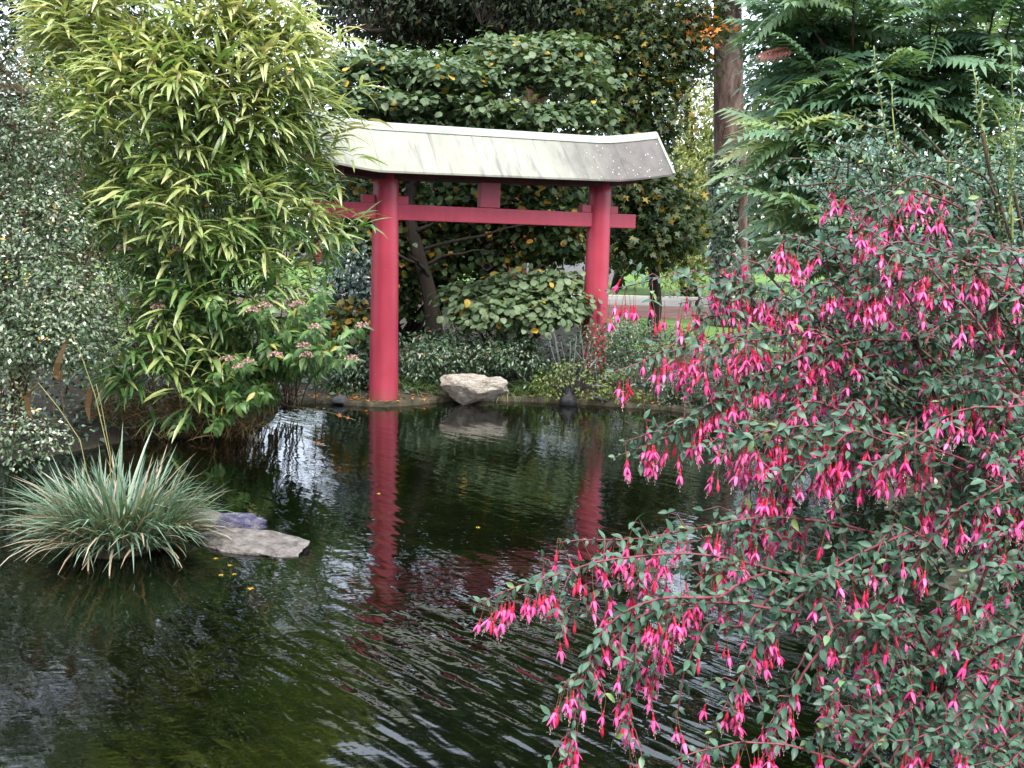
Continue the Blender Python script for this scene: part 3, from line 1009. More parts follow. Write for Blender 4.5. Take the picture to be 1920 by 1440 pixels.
# ------------------------------------------------------------------ bamboo clump
bb = GP(380, 812, 0.0) + np.array([0, 0.5, 0.1])
bam = thing('bamboo_clump', 'tall arching bamboo clump with yellow green leaves on the left bank', 'bamboo', tuple(bb))
blobs = [  # px, py, Y, rx, ry, depth, weight
    (330, 60, 10.6, 250, 150, 1.0, 1.0),
    (330, 220, 10.2, 220, 150, 1.0, 1.0),
    (450, 160, 10.4, 165, 150, 0.8, 1.0),
    (515, 285, 10.6, 100, 130, 0.6, 0.6),
    (350, 390, 10.0, 175, 130, 0.8, 0.9),
    (520, 420, 10.4, 110, 110, 0.6, 0.75),
    (400, 540, 9.9, 160, 110, 0.6, 0.5),
    (480, 560, 10.3, 110, 120, 0.5, 0.4),
    (280, 650, 9.7, 90, 90, 0.5, 0.35),
    (340, 700, 9.7, 120, 90, 0.4, 0.3),
    (190, 40, 10.8, 100, 110, 0.8, 0.8),
]
C, D = blob_clumps(blobs, 1650, 0.72)
# sprays that reach out past the roof
extra = [(650, 90, 10.4), (665, 160, 10.5), (690, 235, 10.6), (655, 260, 10.6), (640, 330, 10.6), (660, 415, 10.6), (690, 425, 10.6), (600, 395, 10.5), (610, 470, 10.5), (640, 200, 10.6), (620, 60, 10.5), (575, 330, 10.3), (600, 300, 10.5), (560, 500, 10.3), (590, 450, 10.5), (640, 270, 10.6), (620, 230, 10.5), (600, 130, 10.4), (660, 300, 10.6)]
C = np.concatenate([C, [PT(x + rng.normal() * 8, y + rng.normal() * 8, d) for x, y, d in extra for _ in range(1)]])
D = np.concatenate([D, np.tile(nrm([1, -0.3, 0.2]), (len(extra), 1))])
canes = []
for k in range(46):
    f0 = bb + np.array([min(rng.normal() * 0.55, 0.6), rng.normal() * 0.25, 0])
    tip = C[rng.integers(len(C))]
    mid = f0 + (tip - f0) * np.array([0.25, 0.25, 0.8]) + np.array([rng.normal() * 0.1, rng.normal() * 0.1, 0.35])
    canes.append((wig(bez(f0, mid, tip, 12), 0.012), 0.011, 0.003))
for k in range(16):      # lower leaning canes
    f0 = bb + np.array([min(-0.2 + rng.normal() * 0.6, 0.4), -0.3 + rng.normal() * 0.12, -0.05])
    tip = f0 + np.array([-0.35 + rng.normal() * 0.6, -0.15 + rng.normal() * 0.25, 0.5 + rng.random() * 1.2])
    canes.append((wig(bez(f0, (f0 + tip) / 2 + np.array([0, 0, 0.3]), tip, 8), 0.01), 0.008, 0.003))
SK = skeleton(bam, 'cane', canes, M['cane'], 6, 0.03)
twigs(bam, 'branchlets', C, SK, 0.004, M['cane'], 4, 0.85, 0.12)
k = rng.integers(4, 8, len(C))
ci = np.repeat(np.arange(len(C)), k)
N = len(ci)
hd = nrm(D[ci] * np.array([1, 1, 0.3]) + np.array([0, -0.35, 0.25]))
d = nrm(hd * 0.9 + rng.normal(size=(N, 3)) * np.array([0.75, 0.6, 0.3]) + np.array([0, 0, 0.12]))
pos = C[ci] + rng.normal(size=(N, 3)) * 0.035
nor = nrm(np.array([0, 0, 1.0]) + rng.normal(size=(N, 3)) * 0.25)
hz = np.clip((pos[:, 2] - 1.0) / 4.0, 0, 1)      # upper sprays paler and yellower: light from above put into the leaf colour
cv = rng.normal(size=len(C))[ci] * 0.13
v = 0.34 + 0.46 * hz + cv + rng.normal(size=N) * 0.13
s = 0.29 + 0.14 * rng.random(N)
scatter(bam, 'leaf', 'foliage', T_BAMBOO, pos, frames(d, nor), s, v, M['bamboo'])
# straw at the foot
N = 1500
px = rng.uniform(170, 480, N); py = 818 - np.abs(rng.normal(size=N)) * 62 + (px - 380) ** 2 * -0.0004
pos = np.array([PT(x, y, 9.55 + rng.random() * 0.9) for x, y in zip(px, py)])
pos[:, 2] = np.maximum(pos[:, 2], 0.03)
d = nrm(rng.normal(size=(N, 3)) * np.array([0.8, 0.5, 0.7]) + np.array([0, -0.3, -0.5]))
scatter(bam, 'dead_leaf', 'dead_leaves', T_STRAP, pos, frames(d, nrm(rng.normal(size=(N, 3)) + np.array([0, -1, 0.5]))), 0.2 + 0.22 * rng.random(N), rng.random(N) * 0.95, M['straw'], 60)

# ------------------------------------------------------------------ grey small-leaved shrub at the left edge
gb = GP(60, 862, 0.0) + np.array([-0.4, 0.5, 0.1])
gsh = thing('glossy_shrub', 'grey green small leaved shrub speckled with white at the left edge', 'shrub', tuple(gb))
blobs = [(20, 190, 9.3, 95, 95, 0.8, 1), (70, 270, 9.1, 110, 70, 0.7, 1), (90, 420, 8.9, 100, 70, 0.7, 1), (60, 520, 8.8, 130, 80, 0.8, 1), (140, 560, 8.8, 95, 75, 0.6, 1),
         (110, 630, 8.7, 110, 60, 0.6, 1), (20, 620, 8.6, 90, 90, 0.7, 0.9), (40, 810, 8.2, 95, 45, 0.4, 0.8), (-60, 400, 9.2, 110, 260, 0.9, 0.5), (20, 720, 8.5, 50, 40, 0.4, 0.5)]
C, D = blob_clumps(blobs, 1150, 0.7)
lines = []
for tip in [(150, 560), (60, 420), (160, 330), (40, 180), (90, 250), (110, 640), (200, 600), (60, 810), (-30, 500), (180, 470)]:
    t_ = PT(tip[0], tip[1], 8.9)
    lines.append((wig(bez(gb, gb * 0.5 + t_ * 0.5 + np.array([-0.2, 0, 0.6]), t_, 9), 0.02), 0.022, 0.005))
SK = skeleton(gsh, 'branch', lines, M['twig'], 6)
twigs(gsh, 'twigs', C, SK, 0.005, M['twig'], 3, 0.7)
pos, R, ci = clump_leaves(C, D, 18, 0.1, 0.7, 0.7, 0.5, 0.6)
N = len(pos)
scatter(gsh, 'leaf', 'foliage', T_SMALL, pos, R, 0.032 + 0.022 * rng.random(N), 0.38 + rng.normal(size=len(C))[ci] * 0.2 + rng.normal(size=N) * 0.18, M['grey'])
sel = rng.random(len(C)) < 0.3
pos, R, ci = clump_leaves(C[sel], D[sel], 5, 0.075, 0.6, 0.9, 0.6, 0.5)
scatter(gsh, 'blossom', 'blossoms', T_ROUND[:2], pos, R, 0.016 + 0.014 * rng.random(len(pos)), rng.random(len(pos)), M['white'], 200)

# ------------------------------------------------------------------ leafy shrub with faded pink heads, at the bamboo's foot
pb = GP(500, 800, 0.0) + np.array([0.0, 0.6, 0.1])
spi = thing('pink_headed_shrub', 'leafy green shrub with faded pink flower heads overhanging the water by the bamboo', 'shrub', tuple(pb))
heads = [(680, 613), (517, 667), (575, 668), (448, 690), (466, 680), (660, 674), (475, 583), (498, 574), (297, 577), (232, 468), (335, 470), (570, 650), (590, 615), (560, 572), (425, 675)]
tips = heads + [(640, 650), (605, 660), (560, 680), (480, 735), (440, 760), (430, 740), (400, 700), (330, 660), (290, 640), (360, 600), (400, 560), (590, 560), (605, 600), (545, 620), (500, 640), (310, 690), (345, 730), (450, 720), (370, 520), (330, 540), (550, 665), (595, 655), (400, 800), (330, 790), (610, 540)]
lines, nodes = [], []
for (x, y) in tips:
    for rep in range(2 if (x, y) not in heads and x < 520 else 1):
        Y = 8.95 + 0.3 * rng.random() + (0.35 if x < 400 else 0)
        t_ = PT(x + rng.normal() * 14 * rep, y + rng.normal() * 14 * rep, Y)
        b0 = pb + np.array([(t_[0] - pb[0]) * (0.55 if t_[0] < pb[0] else 0.12) + rng.normal() * 0.15, rng.normal() * 0.12, 0])
        pts = wig(bez(b0, b0 * 0.5 + t_ * 0.5 + np.array([(b0[0] - t_[0]) * 0.2, 0, 0.28]), t_, 12), 0.008)
        lines.append((pts, 0.007, 0.0025))
        nodes.append(pts)
skeleton(spi, 'stem', lines, M['twig'], 5)
P, Dr, Nn = [], [], []
for pts in nodes:
    L = np.linalg.norm(np.diff(pts, axis=0), axis=1).sum()
    nn_ = int(L * 0.6 / 0.05)
    for q in range(nn_):
        t = 1 - 0.6 * q / max(nn_, 1)
        p = np.array([np.interp(t * 11, np.arange(12), pts[:, i]) for i in range(3)])
        tg = nrm(pts[min(11, int(t * 11) + 1)] - pts[max(0, int(t * 11) - 1)])
        a0 = q * 1.57 + rng.random()
        u = nrm(np.cross(tg, [0.3, 0.2, 1])); w = np.cross(tg, u)
        for a1 in (0, np.pi):
            dd = nrm(math.cos(a0 + a1) * u + math.sin(a0 + a1) * w + tg * 0.5 + np.array([0, -0.25, -0.1]))
            P.append(p); Dr.append(dd); Nn.append(nrm(np.array([0, -0.3, 1]) + rng.normal(size=3) * 0.35))
N = len(P)
scatter(spi, 'leaf', 'foliage', T_SPEAR, P, frames(np.array(Dr), np.array(Nn)), 0.085 + 0.075 * rng.random(N), np.where(rng.random(N) < 0.03, 0.98, 0.15 + 0.75 * rng.random(N)), M['spir'])
for (x, y) in heads:
    c = PT(x, y, 8.95 + (0.35 if x < 400 else 0))
    mb = MB()
    q = 70
    a = rng.random(q) * 6.28; rr = np.sqrt(rng.random(q))
    for a_, r_ in zip(a, rr):
        cc = c + np.array([r_ * math.cos(a_) * 0.07, r_ * math.sin(a_) * 0.06, 0.035 * (1 - r_ * r_) + rng.normal() * 0.006])
        u = nrm(rng.normal(size=3)); w = nrm(np.cross(u, rng.normal(size=3)))
        e = 0.011
        mb.add([cc + u * e, cc + w * e, cc - u * e, cc - w * e], [(0, 1, 2), (0, 2, 3)])
    o = mb.build('flower_head', M['head'], spi)
    at = o.data.attributes.new('v', 'FLOAT', 'FACE')
    at.data.foreach_set('value', rng.random(len(o.data.polygons)))
tw = [(545, 762, 9.9), (600, 768, 9.75), (640, 779, 9.7), (667, 788, 9.65)]
th = thing('drooping_twig', 'thin yellow twig with one red leaf drooping over water left of the gate', 'twig', tuple(PT(*tw[0])))
mb = MB(); mb.tube(poly_px(tw, 8), np.linspace(0.006, 0.003, 8), 5); mb.build('stem', M['yellowstalk'], th)
me = big_mesh('red_leaf', T_MAPLE, np.zeros(2, int), np.array([PT(642, 779, 9.68), PT(650, 781, 9.66)]), frames(np.array([[-1, -.3, .1], [.6, -.5, -.4]]), np.array([[.2, -1, .6], [0, -1, 1.]])), np.array([0.07, 0.05]), np.array([0.99, 0.985]), [M['maple']])
link('red_leaf', me, th)

# ------------------------------------------------------------------ trees behind the pond
def tree(name, label, cat, base, group=None):
    return thing(name, label, cat, tuple(base), group)

def crown(th, blobs, n, per, rad, size, temps, mat, vfun, nsingle, SK, twr=0.01, flat=0.5, up=0.7, out=0.4, jit=0.5, shell=0.5, tw=0.6, droop=0.25):
    C, D = blob_clumps(blobs, n, shell)
    if SK is not None:
        twigs(th, 'twigs', C, SK, twr, M['bark'], 3, tw, 0.06)
    pos, R, ci = clump_leaves(C, D, per, rad, flat, up, out, jit, droop)
    N = len(pos)
    v = vfun(N, rng.normal(size=len(C))[ci])
    scatter(th, 'leaf', 'foliage', temps, pos, R, size * (0.75 + 0.5 * rng.random(N)), v, mat, nsingle)

def onground(px, Y):
    p = PT(px, 640, Y)
    return np.array([p[0], p[1], float(gz(p[0], p[1])) - 0.05])

def limb(a, b, k=8, sag=0.0, amp=0.03):
    a, b = np.array(a), np.array(b)
    return wig(bez(a, (a + b) / 2 + np.array([0, 0, sag]), b, k), amp)

# layered broadleaf tree whose branches pass behind and above the roof
tb = onground(815, 14.6)
t1 = tree('layered_tree', 'slender dark stemmed tree with layered round leaves behind the gate', 'tree', tb)
trunk = poly_px([(818, 640, 14.6), (812, 590, 14.6), (800, 520, 14.6), (778, 455, 14.5), (765, 400, 14.5), (770, 330, 14.6), (800, 240, 14.8), (830, 160, 15)], 16, 0.01)
trunk[0] = tb
lines = [(trunk, 0.13, 0.05)]
for px, py, Y, st in [(650, 170, 14.2, 11), (720, 110, 14.6, 13), (900, 130, 14.6, 13), (1040, 100, 14.8, 12), (1090, 190, 14.6, 11), (980, 220, 14.2, 10), (700, 210, 14.0, 10), (840, 215, 14.2, 12),
                      (690, 370, 14.0, 8), (860, 400, 14.2, 7), (960, 380, 14.4, 7), (1060, 420, 14.4, 6), (920, 470, 14.4, 5), (680, 480, 14.2, 5), (1000, 150, 15.4, 13), (770, 480, 14.0, 4)]:
    lines.append((limb(trunk[st], PT(px, py, Y), 8, 0.15), 0.035, 0.008))
lines[0:0] = []
SK = skeleton(t1, 'limb', lines[1:], M['bark'], 6)
skeleton(t1, 'trunk', lines[:1], M['bark'], 10)
SK = np.concatenate([SK, trunk])
lay = [(640, 150, 14.2, 90, 28, 0.6, 1), (740, 130, 14.6, 120, 30, 0.7, 1), (850, 150, 14.4, 120, 26, 0.7, 1), (980, 120, 14.8, 120, 26, 0.7, 1), (1050, 100, 15, 80, 30, 0.6, 1), (1060, 160, 14.7, 90, 25, 0.6, 1),
       (700, 195, 14.1, 110, 22, 0.6, 1), (830, 205, 14.3, 130, 22, 0.6, 1), (960, 215, 14.3, 120, 22, 0.6, 1), (1080, 220, 14.6, 70, 20, 0.5, 1), (940, 90, 15.2, 60, 16, 0.6, 0.9), (770, 235, 14.4, 120, 16, 0.5, 1), (980, 250, 14.4, 120, 18, 0.5, 1)]
crown(t1, lay, 650, 14, 0.17, 0.11, T_ROUND, M['hazel'], lambda N, c: np.where(rng.random(N) < 0.025, 0.96, (0.45 + 0.14 * c + rng.normal(size=N) * 0.15).clip(0, 0.9)), 300, SK, 0.008, 0.25, 1.0, 0.25, 0.35, 0.5)
# its lower, shaded leaves turning yellow
t2b = onground(745, 15.6)
t2 = tree('yellowing_tree', 'low shaded tree with dark leaves turning yellow beneath the gate roof', 'tree', t2b)
lines = []
for tip in [(640, 470), (680, 380), (760, 440), (800, 360), (880, 400), (930, 460), (1010, 370), (1060, 440), (1040, 350), (700, 540), (960, 520), (860, 500), (640, 560)]:
    tt = PT(tip[0], tip[1], 15.4 + rng.random() * 0.8)
    lines.append((limb(t2b + np.array([rng.normal() * 0.25, 0, 0]), tt, 9, 0.5), 0.05, 0.01))
SK = skeleton(t2, 'stem', lines, M['bark'], 6)
lay = [(680, 380, 15.4, 90, 70, 0.8, 1), (800, 370, 15.5, 110, 60, 0.8, 1), (900, 380, 15.6, 110, 60, 0.8, 1), (1020, 370, 15.6, 90, 60, 0.7, 1), (820, 470, 15.6, 60, 50, 0.6, 0.7), (930, 460, 15.8, 90, 50, 0.7, 0.8), (1030, 440, 15.7, 70, 50, 0.7, 0.8),
       (715, 480, 15.2, 70, 80, 0.6, 0.9), (760, 520, 15.4, 55, 80, 0.6, 0.7), (870, 540, 15.8, 60, 40, 0.5, 0.5)]
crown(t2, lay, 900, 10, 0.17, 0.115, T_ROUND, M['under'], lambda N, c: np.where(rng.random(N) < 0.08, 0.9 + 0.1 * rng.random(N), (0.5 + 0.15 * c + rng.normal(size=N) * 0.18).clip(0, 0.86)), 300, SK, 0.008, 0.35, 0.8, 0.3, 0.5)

# round-leaved bush in front of them
b = onground(960, 13.9)
t3 = tree('round_leaved_bush', 'bright round leaved bush between the gate pillars behind the limestone rock', 'bush', b)
lines = [(limb(b + np.array([rng.normal() * 0.12, 0, 0]), PT(x, y, 13.6 + rng.random() * 0.5), 8, 0.2), 0.03, 0.008) for x, y in [(850, 560), (900, 540), (960, 530), (1020, 520), (1070, 540), (1080, 590), (930, 590), (1000, 600), (880, 590)]]
SK = skeleton(t3, 'stem', lines, M['twig'], 6)
lay = [(960, 575, 13.5, 110, 30, 0.5, 1), (900, 560, 13.6, 70, 26, 0.4, 1), (1010, 530, 13.8, 70, 26, 0.4, 1), (1050, 570, 13.6, 60, 36, 0.4, 1), (1000, 600, 13.3, 80, 18, 0.4, 1), (890, 590, 13.4, 40, 16, 0.3, 1), (960, 540, 13.9, 70, 22, 0.4, 1)]
crown(t3, lay, 220, 12, 0.13, 0.11, T_ROUND, M['hazel'], lambda N, c: np.where(rng.random(N) < 0.03, 0.96, (0.62 + 0.12 * c + rng.normal(size=N) * 0.13).clip(0, 0.9)), 300, SK, 0.006, 0.4, 1.0, 0.5, 0.35)

# rhododendron-like bush and the golden bush left of the pillar
b = onground(630, 14.2)
t4 = tree('dark_evergreen_bush', 'dark blue green evergreen bush in the shade left of the left pillar', 'bush', b)
lines = [(limb(b, PT(x, y, 14.1), 8, 0.2), 0.04, 0.01) for x, y in [(600, 520), (640, 490), (680, 530), (620, 570), (580, 580)]]
SK = skeleton(t4, 'stem', lines, M['bark'], 6)
crown(t4, [(665, 515, 14.0, 45, 60, 0.5, 1), (665, 565, 13.9, 40, 60, 0.5, 1)], 120, 12, 0.15, 0.11, T_SPEAR, M['rhodo'], lambda N, c: 0.5 + 0.2 * c + rng.normal(size=N) * 0.2, 150, SK, 0.006, 0.7, 0.6, 0.6, 0.5)
b = onground(640, 13.5)
t5 = tree('golden_bush', 'low bush of golden brown leaves behind the left pillar near the ground', 'bush', b)
lines = [(limb(b, PT(x, y, 13.4), 8, 0.1), 0.02, 0.006) for x, y in [(600, 610), (640, 590), (690, 600), (660, 640), (610, 650)]]
SK = skeleton(t5, 'stem', lines, M['twig'], 5)
crown(t5, [(665, 610, 13.4, 45, 45, 0.4, 1), (655, 630, 13.3, 35, 40, 0.4, 0.8)], 80, 10, 0.12, 0.095, T_ROUND, M['under'], lambda N, c: np.where(rng.random(N) < 0.4, 0.88 + 0.1 * rng.random(N), (0.6 + rng.normal(size=N) * 0.2).clip(0, 0.86)), 120, SK, 0.005, 0.6, 0.6, 0.5, 0.5)

# maple right of the gate
b = onground(1230, 17.0)
t6 = tree('maple_tree', 'dark maple with yellow and orange leaves right behind the gate roof', 'tree', b)
trunk = limb(b, PT(1215, 250, 17.2), 12, 0, 0.03)
lines = [(trunk, 0.12, 0.05)]
for px, py in [(1160, 330), (1250, 330), (1290, 420), (1180, 450), (1230, 180), (1160, 150), (1290, 110), (1200, 60), (1120, 80), (1310, 50), (1270, 460), (1190, 400), (1320, 480)]:
    lines.append((limb(trunk[rng.integers(5, 11)], PT(px, py, 16.7 + rng.random()), 8, 0.15), 0.03, 0.008))
SK = np.concatenate([skeleton(t6, 'limb', lines[1:], M['bark'], 6), skeleton(t6, 'trunk', lines[:1], M['bark'], 9)])
lay = [(1180, 350, 16.6, 60, 50, 0.7, 1), (1230, 420, 16.8, 75, 60, 0.7, 1), (1180, 460, 16.7, 45, 40, 0.6, 1), (1262, 420, 17, 40, 60, 0.6, 0.9), (1170, 180, 17, 80, 60, 0.8, 1), (1220, 110, 17.2, 80, 65, 0.8, 1),
       (1120, 130, 17.4, 60, 60, 0.7, 0.8), (1210, 230, 17, 50, 40, 0.6, 0.9), (1200, 40, 17.5, 120, 50, 0.9, 0.9), (1300, 70, 17.4, 40, 60, 0.6, 0.8), (1212, 330, 17, 40, 50, 0.6, 0.8)]
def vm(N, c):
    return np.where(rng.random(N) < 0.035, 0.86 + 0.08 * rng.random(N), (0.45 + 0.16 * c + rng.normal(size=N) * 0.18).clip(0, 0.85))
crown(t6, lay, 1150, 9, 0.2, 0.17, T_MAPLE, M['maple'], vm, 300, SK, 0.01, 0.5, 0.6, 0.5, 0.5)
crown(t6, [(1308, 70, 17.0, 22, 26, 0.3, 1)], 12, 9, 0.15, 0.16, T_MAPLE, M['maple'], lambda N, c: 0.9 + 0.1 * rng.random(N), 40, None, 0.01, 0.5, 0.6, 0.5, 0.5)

# the big dark trees with visible trunks
def big_tree(name, label, pix, r0, r1, mat, H, crown_blobs, n, per, rad, size, limbs=10, Yd=20, temps=T_SPEAR, lm='dark', wob=0.05):
    b = onground(pix[0][0], pix[0][2])
    th = tree(name, label, 'tree', b)
    low = poly_px(pix, 12, 0.01)
    low[0] = b
    top = low[-1] + np.stack([np.linspace(0.05, 0.3, 6), np.zeros(6), np.linspace(0.6, H - low[-1][2], 6)], 1)
    tr = np.concatenate([low, top])
    skeleton(th, 'trunk', [(tr, r0, r1)], mat, 16, wob)
    lines = []
    for k in range(limbs):
        bl = crown_blobs[k % len(crown_blobs)]
        e = PT(bl[0] + rng.normal() * bl[3] * 0.5, bl[1] + rng.normal() * bl[4] * 0.4, bl[2] + rng.normal() * bl[5] * 0.4)
        st = tr[np.argmin(np.abs(tr[:, 2] - (e[2] - 0.4)))]
        lines.append((limb(st, e, 9, 0.3, 0.06), r1 * 0.8 + 0.02, 0.015))
    SK = np.concatenate([skeleton(th, 'limb', lines, M['bark'], 6), tr[8:]])
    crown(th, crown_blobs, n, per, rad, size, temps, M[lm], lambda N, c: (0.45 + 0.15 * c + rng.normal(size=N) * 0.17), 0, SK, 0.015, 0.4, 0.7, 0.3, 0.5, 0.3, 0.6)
    return th, tr

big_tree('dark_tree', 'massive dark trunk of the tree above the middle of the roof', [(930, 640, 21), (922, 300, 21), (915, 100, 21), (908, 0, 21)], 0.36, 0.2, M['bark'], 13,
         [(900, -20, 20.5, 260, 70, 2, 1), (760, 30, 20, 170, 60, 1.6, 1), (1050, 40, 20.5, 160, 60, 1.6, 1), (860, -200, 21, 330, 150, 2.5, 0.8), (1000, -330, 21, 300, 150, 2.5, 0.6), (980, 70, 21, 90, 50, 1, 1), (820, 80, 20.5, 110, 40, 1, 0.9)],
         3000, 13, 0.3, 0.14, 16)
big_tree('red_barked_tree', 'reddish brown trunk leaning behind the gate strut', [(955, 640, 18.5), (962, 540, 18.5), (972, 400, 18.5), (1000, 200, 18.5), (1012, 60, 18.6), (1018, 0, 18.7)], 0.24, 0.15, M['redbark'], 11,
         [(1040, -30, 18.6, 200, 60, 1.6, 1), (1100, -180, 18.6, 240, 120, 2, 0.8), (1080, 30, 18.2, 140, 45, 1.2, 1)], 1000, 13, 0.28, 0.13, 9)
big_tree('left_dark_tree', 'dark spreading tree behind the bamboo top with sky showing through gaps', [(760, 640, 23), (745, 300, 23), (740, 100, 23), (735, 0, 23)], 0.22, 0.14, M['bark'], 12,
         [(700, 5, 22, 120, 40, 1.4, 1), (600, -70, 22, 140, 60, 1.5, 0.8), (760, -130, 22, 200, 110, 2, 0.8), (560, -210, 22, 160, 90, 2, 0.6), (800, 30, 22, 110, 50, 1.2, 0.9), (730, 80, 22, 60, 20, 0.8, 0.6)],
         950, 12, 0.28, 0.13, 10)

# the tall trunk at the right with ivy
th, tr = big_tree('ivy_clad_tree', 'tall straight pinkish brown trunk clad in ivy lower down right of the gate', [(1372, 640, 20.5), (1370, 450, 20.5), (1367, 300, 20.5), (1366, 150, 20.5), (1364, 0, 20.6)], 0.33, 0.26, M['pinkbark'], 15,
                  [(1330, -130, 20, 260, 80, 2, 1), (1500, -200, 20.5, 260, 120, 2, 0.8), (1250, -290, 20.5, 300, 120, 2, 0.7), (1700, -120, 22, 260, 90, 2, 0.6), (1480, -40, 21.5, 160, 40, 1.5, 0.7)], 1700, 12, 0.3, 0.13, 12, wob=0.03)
SKr = skeleton(th, 'bare_limb', [(poly_px([(1340, 40, 20.3), (1290, 34, 20), (1210, 28, 19.6), (1150, 15, 19.3), (1080, 0, 19)], 10, 0.02), 0.06, 0.03),
                           (poly_px([(1180, 12, 19.2), (1130, 40, 19.2), (1085, 66, 19.2)], 6, 0.01), 0.12, 0.06),
                           (poly_px([(1345, 125, 20.3), (1310, 150, 20), (1285, 140, 19.8), (1240, 135, 19.6)], 8, 0.02), 0.03, 0.008),
                           (poly_px([(1310, 150, 20), (1280, 185, 19.8), (1262, 215, 19.8)], 6, 0.02), 0.02, 0.006)], M['bark'], 6)
mb = MB()
st = poly_px([(1398, 640, 20.05), (1396, 520, 20.05), (1393, 450, 20.05), (1392, 380, 20.05), (1394, 320, 20.05), (1396, 290, 20.05)], 14, 0.015)
mb.tube(st, np.linspace(0.11, 0.08, 14), 9, wob=0.12)
mb.build('ivy_stem', M['pinkbark'], th, 'pale bare stem running up the right side of the trunk', smooth=True)
N = 2600
zz = rng.uniform(0.3, 3.9, N)
a = rng.uniform(-np.pi * 1.05, 0.05, N)
rt = 0.34
cx = np.interp(zz, tr[:, 2], tr[:, 0]); cy = np.interp(zz, tr[:, 2], tr[:, 1])
rj = rt + rng.random(N) * 0.09
pos = np.stack([cx + rj * np.cos(a), cy + rj * np.sin(a), zz], 1)
nor = nrm(np.stack([np.cos(a), np.sin(a), np.full(N, 0.5)], 1) + rng.normal(size=(N, 3)) * 0.35)
d = nrm(np.stack([rng.normal(size=N) * 0.5, rng.normal(size=N) * 0.2, np.full(N, -1.0)], 1))
scatter(th, 'ivy_leaf', 'ivy', T_MAPLE, pos, frames(nrm(d - (d * nor).sum(1, keepdims=True) * nor), nor), 0.11 + 0.06 * rng.random(N), rng.random(N), M['ivy'], 200)

# pale weeping tree on the far lawn
b = onground(1290, 33)
t7 = tree('weeping_tree', 'pale yellow green weeping tree far off on the lawn beyond the gate', 'tree', b)
trunk = limb(b, PT(1290, 160, 33.5), 10, 0, 0.05)
SK = skeleton(t7, 'trunk', [(trunk, 0.3, 0.12)], M['bark'], 9)
lay = [(1290, 230, 32.5, 70, 70, 1.2, 0.8), (1290, 360, 32, 85, 80, 1.3, 1.3), (1260, 460, 32, 70, 60, 1.2, 1), (1310, 470, 32, 60, 60, 1.2, 1), (1250, 330, 32.5, 50, 60, 1, 0.8), (1350, 300, 33, 60, 110, 1.2, 0.8), (1290, 160, 33, 60, 50, 1, 0.6), (1300, 530, 31.5, 80, 16, 1, 0.5)]
crown(t7, lay, 620, 13, 0.3, 0.17, T_SPEAR, M['weep'], lambda N, c: 0.5 + 0.2 * c + rng.normal(size=N) * 0.18, 0, SK, 0.012, 0.9, 0.2, 0.8, 0.5, 0.6, 0.3, 0.9)

# farther trees that close the view, each with trunk and crown of its own
far = [(-420, 24, 0.22, 9.5, 'dark', 'broad dark tree far left behind the glossy shrub'), (-120, 26, 0.25, 11, 'dark', 'dark tree behind the top left corner of the bamboo'), (160, 24, 0.22, 8.5, 'dark', 'dark tree hidden behind the middle of the bamboo'), (300, 27, 0.2, 6.2, 'under', 'lower olive green tree behind the bamboo'),
       (700, 31, 0.2, 5.0, 'under', 'small tree in the distance left of the left pillar'), (840, 30, 0.2, 6.5, 'under', 'distant tree seen past the yellowing leaves'), (1000, 34, 0.22, 8.5, 'dark', 'distant dark tree behind the red barked trunk'),
       (1500, 42, 0.22, 14, 'dark', 'distant dark tree behind the ivy clad trunk'), (1590, 27, 0.22, 11, 'under', 'distant green tree behind the feathery tree'), (1890, 26, 0.22, 11, 'dark', 'dark tree far right behind the feathery tree'), (2200, 26, 0.25, 10, 'dark', 'dark tree beyond the right edge of the fuchsia'), (1150, 37, 0.2, 7, 'under', 'distant tree beyond the maple')]
for px, Y, r0, H, lm, lab in far:
    b = onground(px, Y)
    th = tree('background_tree', lab, 'tree', b, 'trees beyond the garden')
    tr = limb(b, b + np.array([rng.normal() * 0.3, 0, H * 0.8]), 9, 0, 0.05)
    SK = skeleton(th, 'trunk', [(tr, r0, 0.06)], M['bark'], 8)
    N = int(42 * H)
    C = np.zeros((N, 3)); D = np.zeros((N, 3))
    for i in range(N):
        hh = rng.random() ** 0.8
        a_ = rng.random() * 6.28
        R_ = H * 0.36 * math.sin(math.pi * (0.18 + 0.8 * hh)) * (0.45 + 0.6 * rng.random())
        C[i] = b + np.array([R_ * math.cos(a_), R_ * math.sin(a_) * 0.8, H * (0.12 + 0.88 * hh)])
        D[i] = nrm([math.cos(a_), math.sin(a_), 0.5])
    twigs(th, 'limbs', C, SK, 0.03, M['bark'], 3, 0.35, 0.06)
    pos, R, ci = clump_leaves(C, D, 15, H * 0.055, 0.6, 0.6, 0.5, 0.5)
    scatter(th, 'leaf', 'crown', T_SPEAR, pos, R, 0.26 * (0.7 + 0.6 * rng.random(len(pos))), 0.45 + rng.normal(size=N)[ci] * 0.17 + rng.normal(size=len(pos)) * 0.15, M[lm], 0)

